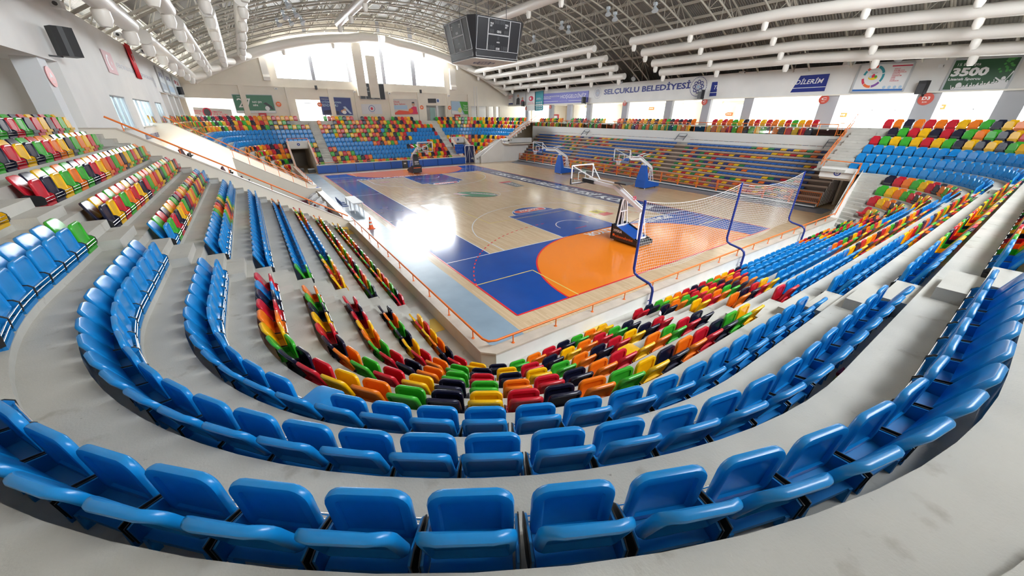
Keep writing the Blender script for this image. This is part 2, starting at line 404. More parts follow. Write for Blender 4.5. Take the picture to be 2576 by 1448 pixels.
def make_seat(c, down):
    """one whole seat of a colour: Empty > backrest (> logo badge), pan, frame, brackets, rods"""
    d = seat_parts(c); r = empty('tip_up_seat', (0, 0, -50))
    def part(nm, me, par): o = bpy.data.objects.new(nm, me); COL.objects.link(o); o.parent = par; return o
    bk = part('backrest', d['backrest'], r); part('logo_badge', d['logo_badge'], bk)
    part('seat_pan', d['seat_pan_down' if down else 'seat_pan'], r); part('base_frame', d['base_frame'], r)
    part('hinge_bracket', d['bl'], r); part('hinge_bracket', d['br'], r); part('rod', d['rod0'], r); part('rod', d['rod1'], r)
    return r
def copy_tree(o, parent=None):
    c = o.copy(); COL.objects.link(c)
    if parent: c.parent = parent
    for ch in o.children: copy_tree(ch, c)
    return c
SEATS = []      # (pos, normal, colour, down, end, label parts, group)
RAND = 'RGYOK'
def rnd(n, last=None):
    out = ''
    for i in range(n): out += random.choice([q for q in RAND if q != (out[-1] if out else last)])
    return out
def fill(seq, n, tail):
    seq = seq[:n]
    while len(seq) < n: seq += (tail if tail != '*' else rnd(1, seq[-1] if seq else None))
    return seq
def place(P, ts, cols, k, block, endname, down=(), rev=False, endcaps=True):
    n = len(ts)
    for i, t in enumerate(ts):
        (x, y), nn = P.at(t)
        e = 0
        if endcaps: e = -1 if i == 0 else (1 if i == n-1 else 0)
        SEATS.append(((x, y, wz(k)+.10), nn, cols[i], i in down, e, (ordn((n-i) if rev else i+1), endname, k, block), P.far))
def span(a, b, p=.505):
    n = max(1, round(abs(b-a)/p)); return [a+(b-a)*i/n for i in range(n+1)]
CTR = {1: -139.6, 2: -129, 3: -125.9, 4: -123.9, 5: -122.9, 6: -122.5, 7: -121.6, 8: -122.4, 9: -122, 10: -122, 11: -122}
CR = {1: 'YKGORKGO', 2: 'KYRKYORGK', 3: 'RKYGOKRYKR', 4: 'GORKORYOGRK', 5: 'YRKOGYKORKGY'}
CL = {1: 'RKOYR', 2: 'GORYKGO', 3: 'GOKRGOYRK', 4: 'KYRGOKRYKGO', 5: 'KGOYRKGYORKBR'}
DOWNC = {4: 6}
for k in range(1, 12):
    P = Path(opan(k))
    # corner block, between the two stairs
    ts = span(P.y(-5.97), P.x(-1.93)); n = len(ts)
    tc = P.R*(math.radians(CTR[k])+3*PI/4); ic = min(range(n), key=lambda i: abs(ts[i]-tc))
    sh = tc-ts[ic]; ts = [t+sh*(1-abs(i-ic)/max(ic, n-1-ic, 1)) for i, t in enumerate(ts)]
    if k < 6:
        rgt = fill(CR[k], n-ic, '*'); lft = fill(CL[k], ic, '*'); cols = lft[::-1]+rgt
    elif k < 9: cols = 'B'*n
    else: cols = rnd(n)
    if k == 8: cols = 'G'+cols[1:]
    if k == 9: cols = 'Y'+cols[1:]
    dn = {DOWNC[k]+ic} if k in DOWNC else set()
    if k == 6: dn = {ic-4}
    if k < 9: place(P, ts, cols, k, 'corner block', 'side stairs', dn)
    else:     # only the ends of these rows come into view
        m = 2 if k == 9 else 0
        if m: place(P, ts[:m], cols[:m], k, 'corner block', 'side stairs')
    # side block, from the stairs to the sloping wall
    a = {9: -4.0, 10: -3.9, 11: -3.6}.get(k, -4.3); b = {8: 6.0, 9: 6.1, 10: 4.2, 11: 5.5}.get(k, 6.0)
    ts = span(P.y(a), P.y(b), .515); n = len(ts)
    sq = {1: 'RKGORYKGORGKROGYROGKYO', 2: 'KGORGKROGYORKGYORKGYOR', 3: 'YROYGKBBBBBBBBBORYG', 4: 'G'+'B'*18+'KO', 5: 'B'*22, 6: 'BBBBBBBGORKYGBBBBBBBBB', 7: 'BGRKYOGKRYOGKORYKGRBB',
          8: 'KYRGORYKRGORYKGORGYKRG', 9: 'RKYGOGKRYORGOKYGRYKGOR'}.get(k)
    if k == 10: cols = fill('GRYOGKYORGKYRK', n, '*')[::-1]
    elif k == 11: cols = fill('YGRKYRKGRKG', n, '*')[::-1]
    else: cols = fill(sq, n, '*')
    place(P, ts, cols, k, 'side block', 'stairs')
    # court end block, between its two stairs
    ts = span(P.x(-.33), P.x(15.45), .51); n = len(ts)
    sq = {1: 'RKGYORKRGOYRK'+'B'*11+'ORKGRKYOR', 2: 'KOGRYRKOR'+'B'*14+'YORKG', 3: 'YROGKO'+'B'*20+'YRK', 4: 'OKRYBBBBBBBBBORGKYRKOGRYBBBBBBBBBB', 5: 'RBBBBBBBBYKRYOKROGKRYKOYRKBBBBBBB',
          6: 'BBBBBBBBBBYORGKOBKYRGYKROGKROYKGBB', 7: 'BBBBBYGKROGKYROYKYGRKGYOKRGYORKGYR', 8: 'BBGORKYGORKGRKGORYKOGRKYGROKYRGOKY'}.get(k)
    cols = fill(sq, n, '*') if sq else rnd(n)
    if k < 10: place(P, ts, cols, k, 'court end block', 'stairs', {4} if k == 4 else ())
    # tunnel D block round the next corner
    e = (P.h+P.L+2*P.h-P.R*math.asin(min(1, 1.5/P.R))) if k < 6 else P.ye(-7.35 if k != 10 else -7.9)
    ts = span(P.x(17.0), e, .505); n = len(ts)
    sq = {1: 'KGYKORYKG', 2: 'RYOKRGYR', 3: 'KGORGYKOY', 4: 'YRKGORYKRGOY', 5: 'BBBBKYRGOKRYGO'}.get(k)
    cols = fill(sq, n, '*') if sq else ('B'*n if k < 9 else rnd(n))
    place(P, ts, cols, k, 'tunnel D block', 'stairs', {n-1} if k == 2 else ({n-9} if k == 8 else ()))
# far bowl
for k in range(1, 12):
    P = Path(opan(k), True)
    blue = {6: 1, 7: 1, 8: 1}.get(k)
    if k > 5:
        ts = span(P.y(6.0), P.x(-2.0), .505); n = len(ts)
        cols = fill({6: 'BB', 7: 'BOY', 8: 'RYGO'}.get(k, ''), 6, '*')+'B'*n if blue else rnd(n)
        if k > 9: ts = ts[:-(4 if k == 10 else 2)]
        place(P, ts, cols[:n], k, 'far side block', 'sloping wall', endcaps=False)
    else:
        ts = span(P.y(6.0), P.x(-5.35) if P.R > 2.0 else -.1, .505); n = len(ts)
        place(P, ts, (fill('BBBB', 4, 'B')+rnd(n)) if k > 2 else rnd(n), k, 'far side block', 'sloping wall', endcaps=False)
        ts = [P.x(-2.45), P.x(-1.95)]
        place(P, ts, rnd(2), k, 'far pair beside tunnel A', 'tunnel', endcaps=False)
    ts = span(P.x(-.33), P.x(15.75), .505); n = len(ts)
    pat = {1: 'KGRYOKGRKGYROGRKYORGKRKOYRKOGYRKGK', 2: 'RYKGROGKRO'+'B'*11+'YGOKRYKRGYRKY', 3: 'GKYROG'+'B'*17+'YGRKYORK', 4: 'RO'+'B'*19+'KRGYROGKYRO', 5: 'B'*12+'ORKOYGO'+'B'*9+'RYGOK', 6: 'BBBBBBBKGOYRKGRYKRRKYRKY'+'B'*9,
           7: 'BBBYRKGYORGKYROKGOYKGORBBBBBBBBB', 8: 'RYKGORYKGYORGYKRBGKYRKGRYKRBBBBB', 9: 'YROKYGOGRKRGOROYRKGYKRYOKRGO', 10: 'OKRYKGOYRKOGRKOYGROGKRYO', 11: 'GROYGKORKRGOYKRGKOROYKG'}[k]
    if k == 10: ts = ts[:1]+ts[4:-3]
    if k == 11: ts = ts[2:10]+ts[12:19]+ts[21:28]
    n = len(ts); place(P, ts, fill(pat, n, '*'), k, 'far goal block', 'left stairs', {9, 3} if k in (7, 11) else ({2, 3} if k == 10 else ()), endcaps=False)
    if k < 6:
        ts = [P.x(17.5), P.x(18.0)] if k > 1 else [P.x(17.5)]
        if k > 1: place(P, [P.x(17.45)], rnd(1), k, 'far pair by the curtain', 'stairs', endcaps=False)
        a = P.h+P.L+P.R*math.asin(min(1, 1.5/P.R)); e = 3*P.h+P.L-P.R*math.asin(min(1, 1.5/P.R))
        if e > a: ts = span(a, e, .505); place(P, ts, rnd(len(ts)), k, 'far corner block', 'curtain', endcaps=False)
    else:
        ts = span(P.x(17.5), P.ye(-7.4), .505); n = len(ts)
        place(P, ts, ('YKRGY'+rnd(n) if k == 6 else 'B'*n) if k < 9 else rnd(n), k, 'far corner block', 'stairs', endcaps=False)
# gallery rows above the telescopic stand
for gk, gx, gz in ((10, 31.1, 5.13), (11, 31.95, 5.75)):
    for (y0, y1) in ((-1.9, 7.1), (9.3, 20.0), (22.3, 24.8), (26.0, 29.0), (31, 36.5)):
        n = int((y1-y0)/.52)
        cc = rnd(n+1)
        for i in range(n+1): SEATS.append(((gx, y0+.52*i, gz), (-1, 0), cc[i], False, 0, (ordn(i+1), 'rail', gk, 'gallery'), False))
def seat_score(s):
    p = Vector(s[0])+Vector((0, 0, .3)); d = p-CAM; z = d.dot(_f)
    if z < .2: return 0
    u = 1288+F_PX*d.dot(RX)/z; v = 724-F_PX*d.dot(UX)/z
    if not (-60 < u < 2636 and -40 < v < 1500): return 0
    return 1/(z*z)
order = sorted((s for s in SEATS if seat_score(s) > 0), key=seat_score, reverse=True)
NEAR, REST = order[:300], order[300:]
CAT = 'seat'
def frame(pos, nn): return Matrix.Translation(pos) @ Matrix.Rotation(math.atan2(-nn[0], nn[1]), 4, 'Z')
ROWW = {1: 'front', 2: '2nd', 3: '3rd', 4: '4th', 5: '5th', 6: '6th', 7: '7th', 8: '8th', 9: '9th', 10: '10th', 11: 'top'}
for pos, nn, c, dn, e, (o_, en, k, bl), far in NEAR:
    if (c, dn) not in PROTO: PROTO[c, dn] = make_seat(c, dn); r = PROTO[c, dn]
    else: r = copy_tree(PROTO[c, dn])
    r.matrix_world = frame(pos, nn)
    tag(r, '%s tip-up seat%s, %s from the %s, %s row, %s' % (CNAME[c], ' (pan down)' if dn else '', o_, en, ROWW[k], bl), 'seat', 'tip-up seats on the concrete terraces')
    if e:
        o = bpy.data.objects.new('end_cover', seat_parts(c)['end_r' if e > 0 else 'end_l']); COL.objects.link(o); o.parent = r
# the smaller seats beyond the three hundred nearest, one object
def low_seat(mb, M, c, dn):
    m, md = SM[c], SD[c]
    def pts(f, w, h, t, n=3):
        out = []
        for y in (t/2, -t/2):
            for x, z in ((-w/2, 0), (w/2, 0), (w/2, h*.72), (w*.34, h), (0, h*1.01), (-w*.34, h), (-w/2, h*.72)): out.append(M @ Vector(f(x, y, z)))
        return out
    fs = [(0, 1, 2, 3, 4, 5, 6), (13, 12, 11, 10, 9, 8, 7)]+[(i, i+7, (i+1)%7+7, (i+1)%7) for i in range(7)]
    mb.add(pts(f_back, .44, .40, .045), [f[::-1] for f in fs], m)
    mb.add(pts(f_pan_down if dn else f_pan, .43, .385, .045), [f[::-1] for f in fs], m)
    def bx(lo, hi, mm):
        q = MB(); q.box(lo, hi, mm); mb.add([M @ Vector(p) for p in q.v], q.f, mm)
    bx((-.21, -.15, 0), (.21, .04, .12), md); bx((-.2, .08, .09), (.2, .095, .165), M_DARK if c == 'K' else md)
mb = MB()
for pos, nn, c, dn, e, _, far in REST: low_seat(mb, frame(pos, nn), c, dn)
o = mb.build('tip_up_seat'); tag(o, 'remaining multicoloured and blue tip-up seats filling the distant terraces and gallery', 'seat', 'tip-up seats on the concrete terraces', 'stuff')
# ---------------------------------------------------------------- floor and court paint
mb = MB(); mb.quad([(-16.6, -19.2, 0), (38.6, -19.2, 0), (38.6, 47.2, 0), (-16.6, 47.2, 0)], M_WOOD)
floor = struct(mb.build('floor'), 'glossy maple sports floor')
def decal(name, polys, m, z, label=None):
    mb = MB()
    for p in polys: mb.quad([(x, y, z) for x, y in p], m)
    o = mb.build(name, floor); 
    if label: o['label'] = label
    return o
def R4(x0, y0, x1, y1): return [(x0, y0), (x1, y0), (x1, y1), (x0, y1)]
decal('rubber_strip', [R4(-5.1, -8.4, -3.0, 36.6)], M_RUBBER, .003, 'grey blue rubber runner along the side wall')
decal('rubber_strip', [[(25.0, -6.4), (27.4, -6.4), (27.4, 36), (24.2, 33.7)]], M_GRUB, .003, 'dark slate rubber runner before the telescopic stand')
decal('court_border', [R4(-2.5, -6, 17.5, 0), R4(-2.5, 28, 17.5, 34), R4(-2.5, 0, 0, 28)], M_CBLUE, .003, 'royal blue painted run-off')
decal('court_border', [R4(15, 0, 17.5, 28)], M_CNAVY_SHEEN, .003, 'navy band with the club lettering, floor reflection greyed into its paint')
decal('key_area', [R4(5.05, 0, 9.95, 5.8), R4(5.05, 22.2, 9.95, 28)], M_CBLUE, .003)
def dshape(yb, sg, r=6):
    pts = []
    for i in range(25): a = PI-PI/2*i/24; pts.append((6+r*math.cos(a), yb+sg*r*math.sin(a)))
    for i in range(25): a = PI/2-PI/2*i/24; pts.append((9+r*math.cos(a), yb+sg*r*math.sin(a)))
    return pts if sg < 0 else pts[::-1]
decal('goal_area', [dshape(-6, 1)], M_CORANGE, .005, 'bright orange goal area')
decal('goal_area', [dshape(34, -1)], M_CORANGE_SHEEN, .005, 'orange goal area at the far end, floor sheen painted in as salmon')
def ribbon(path, w, z, mb, m, dash=None):
    P = [Vector((x, y)) for x, y in path]; acc = 0
    for a, b in zip(P, P[1:]):
        d = b-a; L = d.length; d.normalize(); n = Vector((-d.y, d.x))*w/2
        if dash and int(acc/dash) % 2: acc += L; continue
        acc += L
        q = [a+n, a-n, b-n, b+n]; mb.quad([(p.x, p.y, z) for p in (q[0], q[1], q[2], q[3])], m)
def arc(cx, cy, r, a0, a1, n=40): return [(cx+r*math.cos(math.radians(a0+(a1-a0)*i/n)), cy+r*math.sin(math.radians(a0+(a1-a0)*i/n))) for i in range(n+1)]
mb = MB(); z = .007
ribbon([(-2.5, -6), (17.5, -6), (17.5, 34), (-2.5, 34), (-2.5, -6)], .08, z, mb, M_LRED)
ribbon(dshape(-6, 1), .08, z, mb, M_LRED); ribbon(dshape(34, -1), .08, z, mb, M_LRED)
ribbon([(7, 1), (8, 1)], .06, z, mb, M_LRED)
for yb, sg in ((-6, 1), (34, -1)):
    pth = [p for p in dshape(yb, sg, 9)]
    pth2 = arc(6, yb, 9, 180 if sg > 0 else 180, 90 if sg > 0 else 270, 60); pth3 = arc(9, yb, 9, 90 if sg > 0 else 270, 0 if sg > 0 else 360, 60)
    ribbon([p for p in pth2+pth3 if -2.5 < p[0] < 17.5], .06, .0085, mb, M_LRED, .235)
mb.build('court_lines', floor)['label'] = 'red boundary and goal lines'
mb = MB()
ribbon([(-2.5, 0), (17.5, 0)], .06, z, mb, M_LWHITE); ribbon([(-2.5, 28), (17.5, 28)], .06, z, mb, M_LWHITE)
ribbon([(0, 0), (0, 28)], .06, z, mb, M_LWHITE); ribbon([(15, 0), (15, 28)], .06, z, mb, M_LWHITE)
for yb, sg in ((0, 1), (28, -1)):
    ribbon([(5.05, yb), (5.05, yb+sg*5.8), (9.95, yb+sg*5.8), (9.95, yb)], .06, z+.001, mb, M_LWHITE)
    ribbon(arc(7.5, yb+sg*1.575, 1.25, 0, 180*sg), .06, z, mb, M_LWHITE)
    a = math.degrees(math.acos(6.6/6.75)); ribbon([(.9, yb), (.9, yb+sg*2.99)]+[(7.5+6.75*math.cos(math.radians(t)), yb+sg*(1.575+6.75*math.sin(math.radians(t)))) for t in np.linspace(180-a, a, 60)]+[(14.1, yb+sg*2.99), (14.1, yb)], .06, z, mb, M_LWHITE)
ribbon(arc(7.5, 14, 1.8, 0, 360), .04, z, mb, M_LWHITE)
for y in (9.1, 19.3, 31.3): ribbon([(-2.45, y), (.0, y)], .05, z, mb, M_LWHITE)
ribbon([(0, 14), (15, 14)], .04, z, mb, M_LWHITE)
mb.build('court_lines', floor)['label'] = 'white basketball lines'
mb = MB()
for f in (lambda y: y, lambda y: 28-y):
    ribbon([(-2.5, f(-2.97)), (.5, f(-2.97)), (.5, f(-6))], .06, .0095, mb, M_LYEL)
    ribbon([(14.5, f(-6)), (14.5, f(-2.97)), (17.5, f(-2.97))], .06, .0095, mb, M_LYEL)
    ribbon([(3.0, f(9)), (3.0, f(5.03)), (12, f(5.03)), (12, f(9))], .05, .0095, mb, M_LYEL)
mb.build('court_lines', floor)['label'] = 'yellow lines of another game'
# lettering and marks painted on the floor
text_mesh('floor_lettering', 'SELÇUKLU BELEDİYESİ KONYA', M_LWHITE, (15.25, 24.4, .006), (0, -1, 0), (1, 0, 0), 22.6, 1.75, floor, .035, .25)
text_mesh('floor_lettering', 'EFSANELER YÜKSELİYOR', M_LWHITE, (14.9, -.18, .009), (-1, 0, 0), (0, -1, 0), 8.4, .8, floor, .03)
text_mesh('floor_lettering', 'EFSANELER YÜKSELİYOR', M_LWHITE, (-.05, 28.2, .009), (1, 0, 0), (0, 1, 0), 8.5, .75, floor, .03)
def club_knot(cx, cy, z, r, m, par, X=(1, 0, 0), Y=(0, 1, 0)):
    mb = MB(); X = Vector(X); Y = Vector(Y); o = Vector((cx, cy, z))
    for i in range(8):
        a = 2*PI*i/8; c = o+X*(.62*r*math.cos(a))+Y*(.62*r*math.sin(a)); pts = []
        for j in range(9):
            t = a+2*PI*j/8; pts.append(c+X*(.2*r*math.cos(t))+Y*(.2*r*math.sin(t)))
        n = X.cross(Y)
        for p, q in zip(pts, pts[1:]):
            d = (q-p).normalized(); w = n.cross(d)*.05*r; mb.quad([p-w, p+w, q+w, q-w][::-1], m)
        mb.quad([o+X*(.1*r*math.cos(a+.3))+Y*(.1*r*math.sin(a+.3)), o+X*(.5*r*math.cos(a-.05))+Y*(.5*r*math.sin(a-.05)), o+X*(.5*r*math.cos(a+.2))+Y*(.5*r*math.sin(a+.2))], m)
    return mb
club_knot(16.25, 25.3, .0075, .85, M_LWHITE, floor).build('floor_emblem', floor)
for yb, sg in ((5.8, 1), (22.2, -1)):
    h = [(7.5+1.8*math.cos(a), yb+sg*1.62*math.sin(a)) for a in np.linspace(0, PI, 30)]
    decal('sponsor_mark', [h if sg > 0 else h[::-1]], M_CBLUE, .006)
    mb = MB(); ribbon(h, .05, .0075, mb, M_LWHITE); mb.build('sponsor_mark', floor)
    pill = [(7.5+1.05*s+.3*math.cos(a), yb+sg*.72+.34*math.sin(a)) for s, a0 in ((1, -90), (-1, 90)) for a in np.radians(np.linspace(a0, a0+180, 12))]
    big = [(7.5+(x-7.5)*1.07, yb+sg*.72+(y-yb-sg*.72)*1.16) for x, y in pill]
    decal('sponsor_mark', [big], M_LWHITE, .008); decal('sponsor_mark', [pill], mat('pill_red', (.75, .08, .07), .25), .0095)
    if sg > 0: text_mesh('sponsor_lettering', 'torku', M_LWHITE, (8.35, yb+1.0, .008), (-1, 0, 0), (0, -1, 0), 1.7, .55, floor, .02)
    else: text_mesh('sponsor_lettering', 'torku', M_LWHITE, (6.65, yb-1.0, .008), (1, 0, 0), (0, 1, 0), 1.7, .55, floor, .02)
M_GRN = mat('emblem_green', (.05, .27, .15), .25); M_EGREY = mat('emblem_grey', (.42, .43, .46), .25)
# centre emblem: a ragged green oval crossed by a grey lettered band
cen = Vector((7.2, 14.15)); ax = Vector((.64, -.77)); ay = Vector((.77, .64))
def E(a, b): p = cen+ax*a+ay*b; return (p.x, p.y)
ov = []
for i in range(64):
    t = 2*PI*i/64; r = 1+(.10*(i % 3 == 0) if 22 < i < 50 else 0); ov.append(E(1.95*r*math.cos(t), 1.15*r*math.sin(t)))
decal('centre_emblem', [ov], mat('emblem_edge', (.05, .06, .1), .25), .0085); decal('centre_emblem', [[E((a)*.95, b*.93) for a, b in [((Vector(p)-cen).dot(ax), (Vector(p)-cen).dot(ay)) for p in ov]]], M_GRN, .010)
decal('centre_emblem', [[E(-2.2, -.5), E(-1.2, -.75), E(-.5, -.45), E(-1.1, -.2), E(-2.0, -.15)]], mat('emblem_pink', (.7, .35, .38), .3), .0115)
decal('centre_emblem', [[E(-.9, .25), E(1.9, .05), E(2.0, .42), E(-.8, .62)]], M_EGREY, .0115)
text_mesh('emblem_lettering', 'KONYASPOR', mat('emblem_white', (.8, .8, .8), .3), (*E(-.75, .30), .0115), (*ax, 0), (*ay, 0), 2.4, .26, floor, .02)
decal('sponsor_mark', [[(12.5, 18.8), (12.4, 15.3), (13.5, 15.3), (13.9, 18.8)]], mat('mark_grey', (.20, .22, .23), .25), .006)
text_mesh('sponsor_lettering', 'SPOR A.Ş.', M_LWHITE, (12.75, 18.0, .006), (0, -1, 0), (1, 0, 0), 2.2, .6, floor, .01)
decal('sponsor_mark', [[(12.45, 18.79), (12.43, 18.1), (13.85, 18.1), (13.9, 18.79)]], mat('mark_red', (.6, .1, .1), .25), .0075)
decal('sponsor_mark', [R4(1.15, 9.1, 2.25, 12.7)], mat('mark_sky', (.36, .52, .66), .25), .006)
decal('sponsor_mark', [R4(11.0, 2.9, 12.0, 3.8)], mat('mark_yellow', (.8, .66, .1), .25), .006); decal('sponsor_mark', [R4(11.0, 2.2, 12.05, 2.9)], mat('mark_red', (.6, .1, .1), .25), .006)
text_mesh('sponsor_lettering', 'GENÇLİK', mat('mark_dark', (.2, .15, .1), .3), (11.15, 3.75, .007), (0, -1, 0), (1, 0, 0), .85, .7, floor, .01)
decal('sponsor_mark', [R4(1.6, 25.3, 2.6, 25.6)], mat('mark_pink', (.7, .3, .4), .25), .006)
# ---------------------------------------------------------------- parapets
def ring(pts, far): return [(x, 28-y) for x, y in pts] if far else pts
def strip(mb, inner, outer, z0, z1, m, mt=None, far=False):
    inner, outer = ring(inner, far), ring(outer, far)
    for i in range(len(inner)-1):
        a, b, c, d = inner[i], inner[i+1], outer[i+1], outer[i]
        for lo, hi, mm in ((z0, z1, m),):
            vs = [(*a, lo), (*b, lo), (*c, lo), (*d, lo), (*a, hi), (*b, hi), (*c, hi), (*d, hi)]
            mb.add(vs, [(0, 1, 2, 3), (7, 6, 5, 4), (4, 5, 1, 0), (6, 7, 3, 2), (5, 6, 2, 1), (7, 4, 0, 3)], mm)
XL, YB = CX-R0, CY-R0      # outer faces -5.33, -8.65
def parapet(far):
    x1 = 19.3
    if not far:
        out = [(XL, 6.6), (XL, YB+.28), (XL+.28, YB), (x1, YB)]; inn = [(XL+.33, 6.6), (XL+.33, YB+.42), (XL+.42, YB+.33), (x1, YB+.33)]
        for nm, i0, i1, m in (('wall_side', 0, 1, M_PARB), ('wall_corner', 1, 2, M_PARB), ('wall_end', 2, 3, M_PAR)):
            mb = MB(); strip(mb, inn[i0:i1+1], out[i0:i1+1], 0, .95, m); struct(mb.build(nm), 'low parapet wall of the near terrace')
        o2 = [(XL-.02, 6.6), (XL-.02, YB+.27), (XL+.27, YB-.02), (x1+.02, YB-.02)]
        mb = MB(); strip(mb, inn, o2, .95, 1.0, M_MARBLE); struct(mb.build('trim_1'), 'beige marble coping on the near parapet')
    else:
        for nm, o_, i_ in (('wall_side', [(XL, 6.6), (XL, YB)], [(XL+.33, 6.6), (XL+.33, YB)]), ('wall_end', [(-2.85, YB), (17.62, YB)], [(-2.85, YB+.33), (17.62, YB+.33)])):
            mb = MB(); strip(mb, i_, o_, 0, .95, M_PARB, far=True); struct(mb.build(nm), 'low parapet wall of the far terrace')
            mb = MB(); strip(mb, i_, [(p[0]-(.02 if nm == 'wall_side' else 0), p[1]-(.02 if nm != 'wall_side' else 0)) for p in o_], .95, 1.0, M_MARBLE, far=True); struct(mb.build('trim_2'), 'marble coping on the far parapet')
parapet(False); parapet(True)
# orange handrails
def rail(label, path, posts, zb, zr, r=.032, base=True, group='orange handrails'):
    t = thing('handrail', label, 'handrail', group)
    mb = MB(); mb.tube(path, r, M_RAIL, 8); mb.build('top_rail', t, 50)
    for p in posts:
        mb = MB(); mb.tube([p[0], p[1]], .018, M_RAIL, 6)
        if base: mb.lathe([(0, .012), (.045, .01), (.045, 0)], p[0], M_RAIL, 10)
        mb.build('post', t)
    return finish(t)
yr, xr = -8.5, -5.2
pp = [(x, yr) for x in [-4.42+1.485*i for i in range(16)]]+[(xr, y) for y in [-7.72+1.5*i for i in range(10)]]
rail('long orange handrail on the marble coping round the near corner', [(xr, 6.4, 1.27), (xr, yr+.25, 1.27), (xr+.07, yr+.07, 1.27), (xr+.25, yr, 1.27), (19.1, yr, 1.27)],
     [((x, y, 1.0), (x, y, 1.26)) for x, y in pp], 1, 1.27)
rail('orange handrail on the coping above the far blue pads', [(-2.8, 36.5, 1.2), (17.4, 36.5, 1.2)], [((-2.7+2.5*i, 36.5, 1.0), (-2.7+2.5*i, 36.5, 1.19)) for i in range(9)], 1, 1.2, .025)
rail('orange handrail on the parapet before the far side block', [(xr, 21.6, 1.27), (xr, 36.4, 1.27)], [((xr, 21.7+1.6*i, 1.0), (xr, 21.7+1.6*i, 1.26)) for i in range(10)], 1, 1.27, .025)
# blue wall pads under the far parapet
for i in range(9):
    x0 = -2.83+2.27*i; x1 = x0+2.2
    if i == 4: x1 = x0+1.5
    mb = MB(); mb.box((x0, 36.12, .02), (x1, 36.31, .9), M_PAD); o = mb.build('wall_pad')
    tag(o, 'blue padded wall cushion below the far seats, %s from the tunnel marked A' % ordn(i+1), 'wall pad', 'blue pads under the far parapet'); finish(o)
t = thing('scorer_box', 'small black box with a white mark between the far blue pads', 'box'); mb = MB(); mb.box((7.85, 36.1, 0), (8.45, 36.31, .95), M_DARK); mb.build('cabinet', t)
mb = MB(); mb.box((7.98, 36.08, .52), (8.3, 36.1, .66), M_LWHITE); mb.build('plate', t); finish(t)
# ---------------------------------------------------------------- sloping walls, tunnels
def slope_wall(name, y0, y1, pts, label, m=M_CREAM, cap=True):
    poly = pts
    mb = MB(); mb.prism(poly, y0, y1, m, lambda a, b, h: (a, h, b)); struct(mb.build(name), label)
    if cap:
        mb = MB()
        for p, q in zip(pts[:-1], pts[1:]):
            if p[1] > .2 and q[1] > .2: mb.bar((p[0], (y0+y1)/2, p[1]+.02), (q[0], (y0+y1)/2, q[1]+.02), y1-y0+.04, .04, M_MARBLE)
        struct(mb.build('trim_3'), 'coping on a sloping wall')
W1 = [(-16, 0), (-16, 5.95), (-13.2, 5.9), (-5.33, .98), (-5.0, .98), (-5.0, 0)]
slope_wall('wall_slope_near', 6.75, 7.0, W1, 'cream sloping wall between the side block and the guest box')
slope_wall('wall_slope_far', 20.9, 21.2, W1, 'cream sloping wall beyond the guest box')
slope_wall('wall_ramp', 18.2, 18.4, [(-10.2, 0), (-10.2, 3.7), (-5.9, 1.15), (-5.0, 1.1), (-5.0, 0)], 'inner sloping wall of the guest box')
def sl(x, x0, z0, x1, z1): return z0+(z1-z0)*(x-x0)/(x1-x0)
for nm, y, off in (('orange handrail along the top of the near sloping wall', 6.87, .30), ('orange handrail along the far sloping wall', 21.05, .30)):
    rail(nm, [(-13.4, y, 6.05+off), (-5.3, y, .98+off)], [((x, y, sl(x, -13.2, 5.9, -5.33, .98)), (x, y, sl(x, -13.4, 6.05+off, -5.3, .98+off))) for x in np.linspace(-13, -5.6, 6)], 0, 0, .035, False)
rail('orange handrail on the inner wall of the guest box', [(-10.2, 18.3, 4.25), (-10.0, 18.3, 4.2), (-5.9, 18.3, 1.75)], [((x, 18.3, sl(x, -10.2, 3.7, -5.9, 1.15)), (x, 18.3, sl(x, -10.2, 4.25, -5.9, 1.75))) for x in np.linspace(-10.1, -6, 6)], 0, 0, .025, False)
